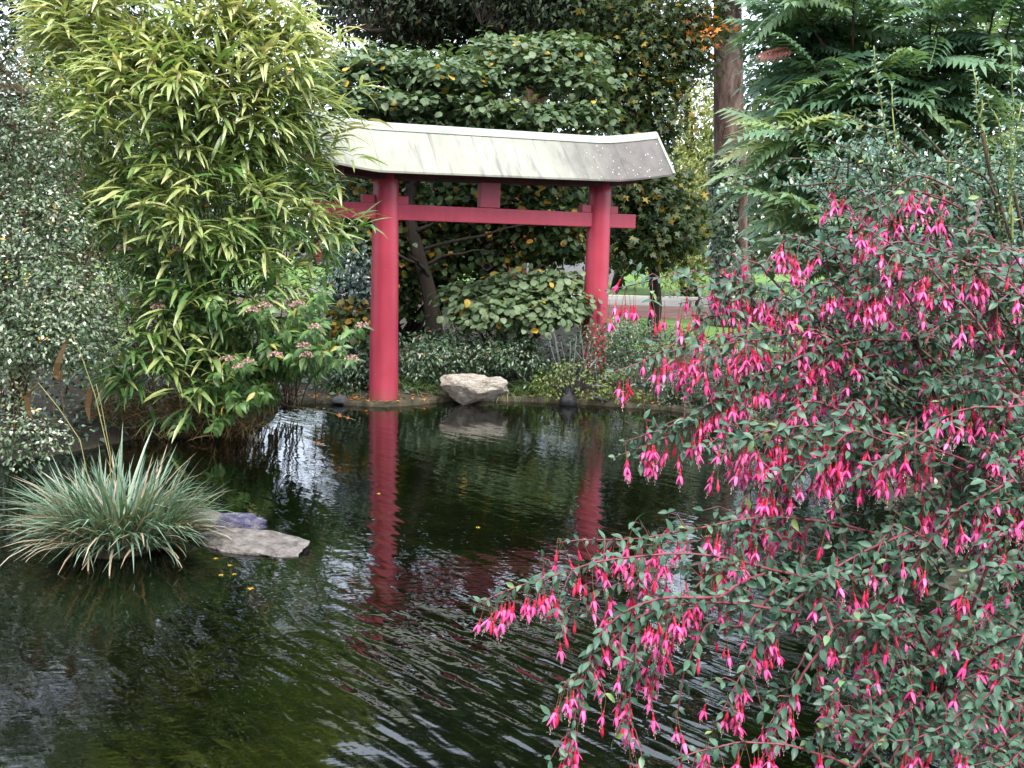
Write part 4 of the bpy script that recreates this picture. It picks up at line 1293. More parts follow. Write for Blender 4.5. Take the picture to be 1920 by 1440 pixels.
# far-off woods: the mass beyond the lawn, and an unseen ring behind the viewer, added to block low sky light
def woodland(name, pts, zlo, zhi, size, n, spread):
    k = rng.integers(0, len(pts), n)
    base = np.asarray(pts)[k]
    h = rng.random(n) ** 0.85
    top = zhi * (0.72 + 0.14 * np.sin(base[:, 0] * 0.37 + base[:, 1] * 0.21) + 0.14 * np.sin(base[:, 0] * 0.93 + 1.3 + base[:, 1] * 0.71))
    pos = np.column_stack([base + rng.normal(size=(n, 2)) * spread, zlo + (top - zlo) * h])
    nor = nrm(rng.normal(size=(n, 3)) + np.array([0, 0, 0.5]))
    d = rng.normal(size=(n, 3)); d = nrm(d - (d * nor).sum(1, keepdims=True) * nor)
    me = big_mesh(name, T_SPEAR, rng.integers(0, 3, n), pos, frames(d, nor), size * (0.7 + 0.6 * rng.random(n)), rng.random(n) * 0.9, [M['dark'] if name == 'sky_blocking_woodland' else M['under']])
    link(name, me, kind='stuff')
woodland('distant_woodland', [(x, 66 + 6 * math.sin(x * 0.1)) for x in np.linspace(-75, 75, 400)], 0.3, 10.5, 1.5, 12000, 1.5)
woodland('sky_blocking_woodland', [(14 * math.cos(a), -1 + 14 * math.sin(a)) for a in np.linspace(math.radians(172), math.radians(368), 300)], 0.3, 15, 0.9, 17000, 0.9)

# pale wall glimpsed past the right pillar
mb = MB(); c = PT(1060, 540, 44)
mb.box(np.array([c[0], c[1], 1.2]), (2.6, 0.5, 0), (-0.03, 0.15, 0), (0, 0, 1.0))
w = thing('garden_wall', 'pale lilac grey wall glimpsed between the bush and the right pillar', 'wall', (c[0], c[1], 0.4))
mb.build('wall_face', rough_mat('lilac_render', [(0.3, (0.17, 0.165, 0.2)), (0.7, (0.23, 0.225, 0.26))], 2, 0.9, 0.2), w)
mb = MB(); mb.box(np.array([c[0], c[1], 2.24]), (2.66, 0.51, 0), (-0.04, 0.2, 0), (0, 0, 0.035))
mb.build('coping', M['kerbm'], w)

# ------------------------------------------------------------------ low planting on the far bank
def low_bush(name, label, base_px, Y, blobs, n, per, rad, size, temps, mat, nsingle, stem='twig', vfun=None, **kw):
    b = onground(base_px, Y)
    th = thing(name, label, 'bush', tuple(b))
    lines = []
    for bl in blobs:
        for k in range(2):
            e = PT(bl[0] + rng.normal() * bl[3] * 0.5, bl[1] - abs(rng.normal()) * bl[4] * 0.4, bl[2] + rng.normal() * bl[5] * 0.3)
            s_ = np.array([e[0] * 0.7 + b[0] * 0.3, e[1] * 0.7 + b[1] * 0.3, 0]); 
            if pond_sd(np.array(s_[0]), np.array(s_[1])) < 0.1:
                s_ = np.array([b[0] + rng.normal() * 0.1, b[1] + rng.normal() * 0.1, 0])
            s_[2] = float(gz(s_[0], s_[1])) - 0.02
            lines.append((limb(s_, e, 6, 0.05, 0.01), 0.012, 0.004))
    SK = skeleton(th, 'stem', lines, M[stem], 5)
    C, D = blob_clumps(blobs, n, 0.7)
    C[:, 2] = np.maximum(C[:, 2], gz(C[:, 0], C[:, 1]) + 0.03)
    twigs(th, 'twigs', C, SK, 0.004, M[stem], 3, 0.5)
    a = dict(flat=0.6, up=0.8, out=0.5, jit=0.5); a.update(kw)
    pos, R, ci = clump_leaves(C, D, per, rad, **a)
    N = len(pos)
    v = (vfun or (lambda N, c: 0.45 + 0.17 * c + rng.normal(size=N) * 0.18))(N, rng.normal(size=len(C))[ci])
    scatter(th, 'leaf', 'foliage', temps, pos, R, size * (0.75 + 0.5 * rng.random(N)), v, mat, nsingle)
    return th

low_bush('evergreen_bush', 'dark glossy evergreen bush behind the limestone rock', 880, 13.5,
         [(870, 660, 13.2, 100, 40, 0.4, 1), (790, 670, 13.0, 70, 45, 0.4, 1), (960, 665, 13.2, 80, 40, 0.4, 1), (880, 625, 13.6, 60, 25, 0.3, 0.8)], 330, 12, 0.08, 0.07, T_SPEAR, M['cover'], 200)
low_bush('shaded_bush', 'dark low bush in the shade left of the left pillar foot', 640, 13.0,
         [(655, 695, 12.8, 35, 40, 0.4, 1), (685, 690, 12.8, 45, 45, 0.4, 1)], 190, 12, 0.09, 0.07, T_SPEAR, M['cover'], 80, vfun=lambda N, c: 0.2 + 0.15 * c + rng.normal(size=N) * 0.15)
low_bush('cotoneaster_bush', 'low dense dark cotoneaster swallowing the foot of the right pillar', 1180, 13.0,
         [(1160, 640, 13.0, 80, 45, 0.3, 1), (1125, 635, 13.0, 45, 26, 0.2, 1.2), (1120, 690, 12.8, 50, 30, 0.2, 0.8), (1240, 660, 12.8, 90, 45, 0.4, 1), (1330, 690, 12.4, 90, 60, 0.4, 1), (1260, 725, 12.4, 100, 35, 0.3, 0.9), (1380, 740, 11.9, 80, 50, 0.4, 0.9), (1420, 660, 12.4, 80, 50, 0.4, 0.8), (1200, 620, 13.3, 70, 18, 0.3, 0.8)], 760, 13, 0.075, 0.045, T_SMALL, M['cover'], 120)
low_bush('yellow_leaved_bush', 'small lime yellow leaved bush trailing over the rim by the black stems', 1060, 12.7,
         [(1035, 715, 12.45, 35, 22, 0.15, 1), (1070, 695, 12.5, 40, 12, 0.15, 1), (1110, 725, 12.4, 40, 20, 0.15, 1), (1045, 740, 12.35, 30, 12, 0.1, 0.8), (1150, 700, 12.5, 35, 15, 0.15, 0.6), (1170, 735, 12.35, 50, 14, 0.15, 0.6)], 75, 12, 0.05, 0.05, T_SMALL, M['lime'], 150)

for k, (bp, Y, bl, lab) in enumerate([
    (60, 13.0, [(0, 480, 13, 150, 130, 0.8, 1), (120, 620, 12.5, 110, 90, 0.7, 1), (-60, 640, 12.5, 120, 110, 0.7, 1), (60, 320, 13.2, 120, 110, 0.7, 1)], 'dark thicket between the glossy shrub and the bamboo'),
    (300, 13.5, [(300, 560, 13.5, 170, 90, 0.8, 1), (260, 660, 13, 140, 80, 0.7, 1), (380, 640, 13, 110, 80, 0.6, 1), (300, 440, 13.6, 160, 80, 0.8, 1), (280, 330, 13.8, 140, 80, 0.8, 0.8)], 'dark thicket in the shade behind the bamboo canes'),
    (1700, 10.2, [(1640, 680, 10.4, 90, 90, 0.6, 1), (1680, 640, 10.2, 130, 110, 0.7, 1), (1830, 640, 9.8, 130, 130, 0.7, 1), (1600, 560, 10.6, 110, 90, 0.6, 0.8), (1740, 780, 9.4, 140, 80, 0.5, 0.9), (1900, 820, 8.6, 120, 110, 0.5, 0.8), (1800, 500, 10.2, 150, 90, 0.7, 0.8), (1690, 690, 8.9, 80, 90, 0.3, 0.9), (1780, 740, 8.4, 120, 80, 0.4, 0.9)], 'dark green thicket on the right bank behind the fuchsia')]):
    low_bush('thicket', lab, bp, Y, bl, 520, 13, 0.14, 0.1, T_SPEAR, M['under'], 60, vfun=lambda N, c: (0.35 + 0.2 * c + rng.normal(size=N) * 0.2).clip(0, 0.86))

# fan of black stems
bs = GP(1066, 752, 0.05)
th = thing('black_stem_clump', 'clump of black dead stems fanning up from the rim among yellow leaves', 'plant', tuple(bs))
for k in range(26):
    a = rng.uniform(-0.9, 0.9)
    mb = MB(); L = rng.uniform(0.2, 0.42)
    e = bs + np.array([math.sin(a) * L * 0.8 + 0.06, rng.normal() * 0.06, math.cos(a) * L])
    mb.tube(limb(bs + np.array([rng.normal() * 0.03, 0.03, -0.03]), e, 5, 0.02, 0.006), np.linspace(0.011, 0.005, 5), 5)
    mb.build('stem', M['blackstem'], th)
mb = MB(); mb.tube([bs + np.array([0, 0.03, -0.06]), bs + np.array([0, 0.03, 0.03]), bs + np.array([0.01, 0.04, 0.1]), bs + np.array([0.02, 0.05, 0.16])], (0.11, 0.1, 0.06, 0.02), 12, wob=0.08)
mb.build('stump', M['blackstem'], th, smooth=True)

# grey dry stalks before the right pillar, each its own part of one dead plant
gb2 = onground(1100, 12.75)
th = thing('grey_stalk_plant', 'dead plant of pale grey upright stalks before the right pillar', 'plant', tuple(gb2))
for (x0, y0), (x1, y1) in [((1075, 690), (1081, 630)), ((1055, 690), (1040, 630)), ((1068, 690), (1070, 640)), ((1090, 690), (1108, 640)), ((1085, 700), (1097, 650)), ((1120, 688), (1080, 658)), ((1110, 700), (1120, 670)), ((1106, 692), (1110, 655)),
                           ((1050, 680), (1030, 640)), ((1062, 670), (1052, 640)), ((1128, 735), (1115, 690)), ((1048, 660), (1038, 620)), ((1095, 660), (1088, 620)), ((1100, 690), (1090, 640))]:
    mb = MB()
    a, b_ = PT(x0, y0 + 22, 12.72), PT(x1, y1, 12.68 + rng.normal() * 0.05)
    mb.tube(limb(a, b_, 5, 0, 0.006), 0.0065, 6)
    mb.build('stalk', M['stalk'], th)
for k, pix in enumerate([[(1112, 735, 12.45), (1130, 745, 12.4), (1140, 752, 12.36)], [(1118, 718, 12.45), (1126, 740, 12.4), (1130, 756, 12.35)], [(1104, 722, 12.42), (1138, 725, 12.42)], [(1108, 744, 12.37), (1142, 748, 12.37)], [(1105, 690, 12.5), (1120, 672, 12.5)]]):
    mb = MB(); mb.tube(np.array([PT(*p) for p in pix]), 0.013, 7)
    o = mb.build('grey_stick', M['stalk'], None)
    tag(o, ['grey stick leaning towards the water right of the yellow leaved bush', 'grey stick standing almost upright at the rim right of the black stems', 'upper of two level grey sticks below the right pillar', 'lower of two level grey sticks lying on the rim', 'short grey stick slanting up towards the right pillar'][k], 'stick', 'grey sticks on the rim')

# strap-leaved tufts along the rim
tufts = [(770, 742, 12.5), (800, 738, 12.6), (845, 700, 12.9), (950, 738, 12.75), (985, 735, 12.75), (1010, 730, 12.8), (975, 705, 12.9), (750, 720, 12.6), (930, 700, 13.0), (1000, 700, 13.0), (800, 715, 12.8), (645, 738, 12.5), (672, 735, 12.5), (625, 742, 12.45), (1020, 690, 13.0)]
names = ['right at the left pillar foot', 'next but one to the left pillar', 'behind the left end of the limestone rock', 'just right of the limestone rock', 'second right of the limestone rock', 'left of the yellow leaved bush', 'behind the rim right of the rock', 'behind the left pillar foot', 'high behind the limestone rock', 'above the rim between rock and black stems', 'left of the rock and a little back', 'far left on the rim under the pink headed shrub', 'by the small dark stone', 'in the shade under the pink headed shrub', 'behind the yellow leaved bush']
for (x, y, Y), nm in zip(tufts, names):
    c = PT(x, y, Y); c[2] = float(gz(c[0], c[1]))
    th = thing('strap_leaf_tuft', 'tuft of dark strap leaves ' + nm, 'plant', tuple(c), 'strap leaved tufts along the rim')
    N = 46
    a = rng.random(N) * 6.28
    d = nrm(np.stack([np.cos(a) * 0.8, np.sin(a) * 0.8, 0.5 + rng.random(N)], 1))
    nor = nrm(np.stack([-np.cos(a), -np.sin(a), np.full(N, 0.9)], 1))
    pos = c + np.stack([np.cos(a), np.sin(a), np.zeros(N)], 1) * (0.07 * rng.random(N))[:, None]
    scatter(th, 'blade', 'blades', T_STRAP, pos, frames(d, nor), 0.24 + 0.2 * rng.random(N), rng.random(N), M['strap'], 14)

# dark ground cover over the banks
N = 26000
X = rng.uniform(-9, 9, N * 2); Y = rng.uniform(1.5, 17, N * 2)
sd = pond_sd(X, Y)
k = (sd > 0.08) & (rng.random(len(X)) < np.exp(-np.maximum(sd, 0) / 4)) & ((Y > 8) | (X > 1.4))
X, Y = X[k], Y[k]
hgt = rng.random(len(X)) ** 2 * 0.22 * np.clip((sd[k] - 0.05) * 2, 0.1, 1)
pos = np.stack([X, Y, gz(X, Y) + 0.015 + hgt], 1)
N = len(pos)
nor = nrm(np.array([0, -0.2, 1]) + rng.normal(size=(N, 3)) * 0.5)
d = rng.normal(size=(N, 3)); d = nrm(d - (d * nor).sum(1, keepdims=True) * nor)
me = big_mesh('undergrowth', T_SMALL, rng.integers(0, 3, N), pos, frames(d, nor), 0.06 + 0.05 * rng.random(N), rng.random(N) * 0.97, [M['cover']])
link('undergrowth', me, kind='stuff')
# fallen leaves on the rim and the bank
N = 500
tt = rng.random(N) * 119
P2 = np.stack([np.interp(tt, np.arange(120), rx[:, i]) for i in (0, 1)], 1) + np.stack([np.interp(tt, np.arange(120), nn[:, i]) for i in (0, 1)], 1) * (rng.random(N) * 0.5 - 0.03)[:, None]
pos = np.column_stack([P2, np.maximum(gz(P2[:, 0], P2[:, 1]), 0.066) + 0.006])
d = rng.normal(size=(N, 3)) * np.array([1, 1, 0.1])
me = big_mesh('fallen_leaves', T_MAPLE, rng.integers(0, 3, N), pos, frames(d, nrm(np.array([0, 0, 1]) + rng.normal(size=(N, 3)) * 0.25)), 0.035 + 0.04 * rng.random(N), 0.87 + 0.13 * rng.random(N), [M['maple']])
link('fallen_leaves', me, kind='stuff')

# leaves afloat
fl = [(603, 829, 0.98, 'small red leaf floating in the bright reflection left of the gate', 0.09), (610, 832, 0.95, 'orange leaf floating beside the red one left of the gate', 0.07), (715, 925, 0.9, "lone leaf afloat just right of the left pillar's reflection", 0.05), (895, 990, 0.9, "lone leaf afloat on dark water midway to the fuchsia", 0.05), (400, 1046, 0.88, "yellowed leaf afloat touching the right edge of the sedge", 0.045), (425, 1060, 0.88, "yellowed leaf afloat between sedge and sloping rock, a little forward", 0.045), (412, 1076, 0.88, "yellowed leaf nearest the viewer below the sloping rock's left end", 0.05), (440, 1078, 0.89, "small yellowed leaf afloat below the middle of the sloping rock", 0.045), (505, 998, 0.9, "yellow leaf caught between the bluish rock and the sloping rock", 0.06), (565, 1024, 0.9, "small leaf afloat at the right tip of the sloping rock", 0.05), (475, 1105, 0.92, "lone leaf afloat in front of the sloping rock", 0.06), (690, 770, 0.9, "small leaf afloat at the left edge of the left pillar's foot", 0.05)]
for x, y, v_, lab, s_ in fl:
    p = GP(x, y, 0.004)
    me = big_mesh('floating_leaf', T_MAPLE, np.array([0]), np.zeros((1, 3)), frames(np.array([[rng.normal(), rng.normal(), 0.0]]), np.array([[0.05, -0.05, 1.0]])), np.array([s_]), np.array([v_]), [M['maple']])
    o = link('floating_leaf', me); o.location = p
    tag(o, lab, 'leaf', 'leaves afloat on the pond')

# ------------------------------------------------------------------ feathery tree at the upper right
fb = np.array([4.0, 8.7, 0.0]); fb[2] = float(gz(fb[0], fb[1])) - 0.05
ft = thing('feathery_tree', 'tall shrub of feathery many part leaves with brown stems at the upper right', 'tree', tuple(fb))
tips = [(1475, 25), (1490, 60), (1515, 150), (1480, 255), (1460, 330), (1520, 215), (1500, 60), (1530, 130), (1540, 180), (1540, 240), (1500, 300), (1560, 20), (1600, 90), (1640, 30), (1650, 140), (1700, 60), (1690, 170), (1760, 40), (1740, 100), (1790, 120), (1760, 180), (1860, 30), (1900, 90), (1880, 160), (1840, 190),
        (1520, 420), (1540, 460), (1530, 380), (1560, 320), (1560, 430), (1530, 480), (1760, 240), (1800, 280), (1900, 240), (1510, 85), (1580, 190), (1900, 20), (1500, 5), (1830, 90), (1610, 230), (1500, 400), (1480, 290), (1620, 400), (1480, -40), (1600, -40), (1750, -40), (1880, -60)]
lines = []
for k in range(13):       # a handful of upright main stems, the leafy shoots branch from them
    s_ = fb + np.array([rng.normal() * 0.3, rng.normal() * 0.25, 0])
    e = np.array([rng.uniform(2.5, 4.9), rng.uniform(7.7, 8.9), rng.uniform(2.3, 3.6)])
    lines.append((wig(bez(s_, np.array([s_[0] * 0.5 + e[0] * 0.5, s_[1] * 0.6 + e[1] * 0.4, e[2] * 0.7]), e, 12), 0.012), 0.032, 0.012))
MT = np.concatenate([l[0][5:] for l in lines])
P, Dr, Nn, V_ = [], [], [], []
for x, y in tips:
    Y = 7.6 + 1.3 * rng.random()
    e = PT(x, y, Y)
    dist = np.linalg.norm(MT[:, :2] - e[None, :2], axis=1) + 10 * (MT[:, 2] > e[2] - 0.15)
    s_ = MT[np.argmin(dist)]
    pts = wig(bez(s_, np.array([s_[0] * 0.4 + e[0] * 0.6, s_[1] * 0.5 + e[1] * 0.5, s_[2] * 0.6 + e[2] * 0.4 - 0.1]), e, 10), 0.008)
    lines.append((pts, 0.014, 0.006))
    lvl = int(rng.integers(2, 4))
    for q in range(lvl):
        tq = 1 - 0.09 * q
        c = np.array([np.interp(tq * 9, np.arange(10), pts[:, i]) for i in range(3)])
        m_ = int(rng.integers(5, 8)); a0 = rng.random() * 6.28
        for w in range(m_):
            a = a0 + 6.28 * w / m_ + rng.normal() * 0.25
            el = 0.45 - 0.3 * q + rng.normal() * 0.15
            dd = nrm([math.cos(a), math.sin(a) - 0.15, el])
            P.append(c); Dr.append(dd); Nn.append(nrm(np.array([0, -0.35, 1]) + rng.normal(size=3) * 0.12))
            V_.append(0.35 + 0.17 * rng.normal() + (0.2 if y > 140 and x < 1600 else 0.0))
skeleton(ft, 'stem', lines, M['twig'], 6)
V_ = np.array(V_); V_ = np.minimum(V_, 0.9)
N = len(P)
scatter(ft, 'leaf', 'foliage', T_FROND, P, frames(np.array(Dr), np.array(Nn)), 0.42 + 0.2 * rng.random(N), V_, M['frond'])
me = big_mesh('leaf', [T_FROND[0]], np.zeros(1, int), PT(1490, 92, 7.7)[None], frames(np.array([[-1, -0.2, -0.25]]), np.array([[0.05, -0.8, 0.6]])), np.array([0.27]), np.array([0.997]), [M['frond']])
link('leaf', me, ft, 'red autumn leaf among the green ones')

# ------------------------------------------------------------------ small blue-green leaved shrub with upright shoots, right
cb = np.array([2.75, 4.6, float(gz(2.75, 4.6))])
cs = thing('small_leaved_shrub', 'blue green tiny leaved shrub with upright pale shoots behind the fuchsia', 'shrub', tuple(cb))
lines, nodes = [], []
def shoot(pix, r0, r1, mat_i, gap):
    pts = poly_px(pix, 14, 0.006)
    lines.append((pts, r0, r1, mat_i))
    nodes.append((pts, gap))
for pix in [[(1740, 560, 3.9), (1690, 400, 3.9), (1665, 250, 3.85), (1640, 85, 3.8)], [(1700, 420, 3.9), (1685, 300, 3.95), (1672, 160, 4)], [(1890, 560, 3.8), (1868, 380, 3.8), (1845, 240, 3.8), (1822, 130, 3.8)], [(1905, 560, 3.7), (1893, 350, 3.7), (1895, 240, 3.7), (1897, 90, 3.7)],
            [(1895, 330, 3.7), (1880, 250, 3.7), (1848, 175, 3.7)], [(1780, 420, 3.8), (1782, 330, 3.8), (1780, 250, 3.8)], [(1740, 440, 3.9), (1735, 370, 3.9), (1745, 320, 3.9)], [(1885, 600, 3.6), (1890, 450, 3.6), (1900, 300, 3.6), (1915, 190, 3.6)], [(1840, 250, 3.7), (1843, 200, 3.7), (1832, 150, 3.7)]]:
    shoot(pix, 0.0055, 0.0022, 1, 0.022)
for pix in [[(1800, 470, 4), (1600, 330, 4.1), (1490, 285, 4.1), (1420, 335, 4.05), (1340, 352, 4)], [(1780, 460, 4), (1620, 350, 4), (1540, 340, 4), (1470, 352, 4), (1445, 345, 4)], [(1830, 440, 3.9), (1700, 270, 4), (1620, 230, 4), (1560, 215, 4.1)], [(1860, 420, 3.9), (1740, 250, 4), (1660, 190, 4), (1600, 150, 4)],
            [(1870, 500, 3.8), (1760, 350, 3.8), (1650, 310, 3.8), (1530, 300, 3.9)], [(1900, 520, 3.7), (1800, 380, 3.7), (1690, 350, 3.7), (1580, 350, 3.8)], [(1900, 460, 3.6), (1850, 330, 3.6), (1800, 310, 3.6), (1720, 290, 3.7)], [(1800, 520, 3.9), (1660, 430, 3.9), (1560, 400, 3.9), (1490, 400, 3.95)]]:
    shoot(pix, 0.006, 0.002, 0, 0.024)
reg = [(1620, 300), (1700, 300), (1780, 320), (1850, 330), (1900, 350), (1560, 330), (1600, 380), (1680, 400), (1750, 410), (1820, 420), (1890, 440), (1640, 450), (1720, 470), (1800, 500), (1880, 530), (1540, 290), (1500, 330), (1900, 280), (1760, 290), (1580, 260), (1530, 370), (1850, 480), (1910, 390), (1700, 350), (1490, 305), (1920, 500), (1850, 560), (1780, 560)]
for x, y in reg:
    if x < 1570:
        x += 45
    for rep in range(9 if x > 1620 else 5):
        x1, y1 = x + rng.normal() * 45, y + rng.normal() * 32
        Yd = 3.75 + rng.random() * 0.6
        x0, y0 = x1 + rng.uniform(-30, 180), y1 + rng.uniform(60, 170)
        shoot([(x0, y0, Yd + 0.1), ((x0 + x1) / 2 + 25, (y0 + y1) / 2 - 30, Yd), (x1, y1, Yd)], 0.004, 0.0015, 0, 0.02)
mains = []
for (pts, r0, r1, mi) in lines[:17]:
    root = cb + np.array([rng.normal() * 0.12, rng.normal() * 0.12, -0.02])
    mains.append((wig(bez(root, root * 0.5 + pts[0] * 0.5 + np.array([0, 0, 0.15]), pts[0], 8), 0.01), 0.012, 0.006))
SKc = skeleton(cs, 'branch', mains, M['twig'], 6)
for i, (pts, r0, r1, mi) in enumerate(lines[:17]):
    mb = MB(); mb.tube(pts, np.linspace(r0, r1, len(pts)), 5)
    mb.build('shoot', M['shoot'] if mi else M['twig'], cs, smooth=True)
mb = MB()
for pts, r0, r1, mi in lines[17:]:
    mb.tube(pts, np.linspace(r0, r1, len(pts)), 4)
    j = np.argmin(np.linalg.norm(SKc - pts[0], axis=1))
    mb.tube(bez(SKc[j], (SKc[j] + pts[0]) / 2 + np.array([0, 0, 0.08]), pts[0], 5), np.linspace(0.006, 0.004, 5), 4)
mb.build('twigs', M['twig'], cs, kind='stuff')
P, Dr, Nn = [], [], []
for pts, gap in nodes:
    L = np.linalg.norm(np.diff(pts, axis=0), axis=1).sum()
    K = int(L / gap)
    for q in range(K):
        t = (q + rng.random()) / K * (len(pts) - 1.001)
        i = int(t); p = pts[i] + (pts[i + 1] - pts[i]) * (t - i)
        tg = nrm(pts[i + 1] - pts[i])
        for w in range(3):
            u = nrm(np.cross(tg, rng.normal(size=3)))
            P.append(p); Dr.append(nrm(u + tg * 0.55 + np.array([0, 0, 0.15])))
            Nn.append(nrm(tg * 0.7 + np.array([0, -0.2, 0.7]) + rng.normal(size=3) * 0.3))
N = len(P)
scatter(cs, 'leaf', 'foliage', T_SMALL, P, frames(np.array(Dr), np.array(Nn)), 0.022 + 0.013 * rng.random(N), rng.random(N) ** 0.9, M['coto'])

# ------------------------------------------------------------------ the fuchsia
fbase = np.array([2.0, 3.0, float(gz(2.0, 3.0))])
fu = thing('fuchsia_bush', 'big arching fuchsia full of hanging pink and red flowers in the right foreground', 'fuchsia', tuple(fbase))
ST = []
def fst(pix, r0=0.0042, r1=0.0014, fl=1.0):
    ST.append((poly_px(pix, 16, 0.003), r0, r1, fl))
hero = [
    [(1700, 720, 2.95), (1560, 620, 2.9), (1420, 535, 2.9), (1300, 505, 2.88), (1135, 542, 2.85)],
    [(1560, 640, 2.95), (1430, 570, 2.9), (1330, 590, 2.85), (1250, 660, 2.8), (1128, 705, 2.75)],
    [(1640, 700, 2.8), (1540, 610, 2.8), (1430, 625, 2.8), (1330, 640, 2.78), (1240, 665, 2.75)],
    [(1720, 640, 2.8), (1560, 640, 2.75), (1390, 722, 2.72), (1290, 785, 2.7), (1162, 832, 2.65)],
    [(1850, 880, 2.6), (1640, 800, 2.6), (1470, 798, 2.6), (1395, 822, 2.58), (1328, 832, 2.55)],
    [(1640, 1000, 2.6), (1450, 960, 2.55), (1330, 985, 2.5), (1200, 1010, 2.5), (1040, 1018, 2.45)],
    [(1500, 1080, 2.5), (1300, 1030, 2.45), (1130, 1050, 2.4), (1000, 1085, 2.38), (884, 1140, 2.35)],
    [(1500, 1150, 2.4), (1330, 1120, 2.35), (1200, 1150, 2.3), (1110, 1230, 2.28), (1048, 1292, 2.25)],
    [(1350, 1120, 2.35), (1210, 1120, 2.3), (1120, 1180, 2.28), (1085, 1300, 2.25), (1062, 1440, 2.22)],
    [(1850, 640, 3.0), (1720, 470, 3.0), (1640, 370, 3.0), (1590, 345, 3.0), (1560, 352, 3.0)],
    [(1760, 620, 2.9), (1640, 500, 2.9), (1560, 460, 2.9), (1500, 440, 2.9), (1455, 440, 2.88)],
    [(1920, 560, 2.7), (1850, 500, 2.75), (1760, 480, 2.8), (1690, 510, 2.8)],
    [(1900, 700, 2.6), (1800, 560, 2.65), (1740, 500, 2.7), (1640, 440, 2.8), (1600, 400, 2.85)],
    [(1920, 760, 2.5), (1800, 760, 2.5), (1700, 830, 2.5), (1600, 900, 2.48), (1540, 960, 2.45)],
    [(1900, 900, 2.4), (1780, 960, 2.4), (1700, 1080, 2.4), (1620, 1200, 2.38), (1560, 1290, 2.35)],
    [(1880, 1000, 2.3), (1820, 1060, 2.3), (1790, 1160, 2.3), (1760, 1270, 2.28)],
    [(1700, 1000, 2.5), (1560, 1060, 2.45), (1470, 1150, 2.4), (1400, 1240, 2.35), (1330, 1380, 2.3)],
    [(1920, 1190, 2.2), (1860, 1300, 2.2), (1740, 1380, 2.2), (1620, 1395, 2.2)],
    [(1500, 1100, 2.5), (1400, 1060, 2.5), (1300, 1090, 2.45), (1235, 1200, 2.4), (1220, 1300, 2.38)],
    [(1600, 1440, 2.2), (1500, 1400, 2.2), (1380, 1390, 2.2), (1260, 1425, 2.15)],
    [(1480, 560, 2.95), (1430, 500, 2.95), (1380, 480, 2.93), (1340, 470, 2.9)],
    [(1400, 1180, 2.4), (1330, 1160, 2.38), (1290, 1230, 2.35), (1270, 1340, 2.33)],
    [(1700, 1180, 2.4), (1600, 1160, 2.38), (1530, 1190, 2.35), (1480, 1280, 2.33)],
    [(1560, 1180, 2.3), (1470, 1330, 2.28), (1440, 1400, 2.25)],
]
for hi, h in enumerate(hero):
    fst(h, fl=1.3)
    for rep in range(2 if hi < 5 else (1 if hi < 9 else 0)):
        j = rng.normal(size=3) * np.array([16, 24, 0.09])
        f_ = rng.uniform(0.0, 0.3)
        h2 = [(x + j[0] * k / 2 + (h[0][0] - x) * f_, y + abs(j[1]) * (0.3 + 0.3 * k) + (h[0][1] - y) * f_ * 0.6, d + j[2] + 0.05) for k, (x, y, d) in enumerate(h)]
        fst(h2, 0.0032, 0.0012, 1.1)
poly = np.array([(1390, 520), (1480, 440), (1600, 360), (1680, 470), (1800, 480), (1920, 520), (1940, 1460), (1300, 1460), (1250, 1380), (1180, 1300), (1200, 1180), (1120, 1110), (1250, 1010), (1400, 960), (1390, 860), (1420, 760), (1380, 640)], float)
def inside(x, y):
    c = False
    for (ax, ay), (bx, by) in zip(poly, np.roll(poly, -1, 0)):
        if (ay > y) != (by > y) and x < (bx - ax) * (y - ay) / (by - ay) + ax:
            c = not c
    return c
cnt = 0
while cnt < 160:
    x, y = rng.uniform(1150, 1930), rng.uniform(380, 1450)
    if not inside(x, y):
        continue
    dens = 0.35 + 0.65 * np.clip((x - 1150) / 350, 0, 1)
    if y > 1050 and x < 1500:
        dens *= 0.16
    if rng.random() > dens:
        continue
    cnt += 1
    Y = 2.95 - 0.75 * (y - 400) / 1050 + rng.uniform(-0.1, 0.55)
    x0 = x + rng.uniform(90, 330); y0 = y + rng.uniform(-60, 120)
    fst([(x0, y0, Y + 0.1), (x * 0.55 + x0 * 0.45, min(y, y0) - rng.uniform(20, 70), Y + 0.05), (x * 0.85 + x0 * 0.15, y - 15, Y), (x, y, Y)], 0.0035, 0.0013, 0.8)
# woody main stems from the ground
mains = []
starts = np.array([s_[0][0] for s_ in ST])
for k in range(20):
    e = starts[rng.integers(len(starts))] if k >= 12 else starts[k]
    root = fbase + np.array([rng.normal() * 0.12, rng.normal() * 0.1, -0.02])
    mains.append((wig(bez(root, root * 0.45 + e * 0.55 + np.array([0.25, 0.1, 0.3]), e, 10), 0.012), 0.009, 0.004))
SKf = skeleton(fu, 'woody_stem', mains, M['twig'], 7)
mbx = MB()
CON = []
for pts, r0, r1, fl_ in ST:
    mb = MB(); mb.tube(pts, np.linspace(r0, r1, len(pts)), 6)
    mb.build('stem', M['fstem'], fu, smooth=True)
    j = np.argmin(np.linalg.norm(SKf - pts[0], axis=1))
    cc = bez(SKf[j], (SKf[j] + pts[0]) / 2 + np.array([0, 0, 0.06]), pts[0], 8)
    mbx.tube(cc, np.linspace(0.004, r0, 8), 5)
    CON.append(cc)
mbx.build('side_stems', M['fstem'], fu, kind='stuff')

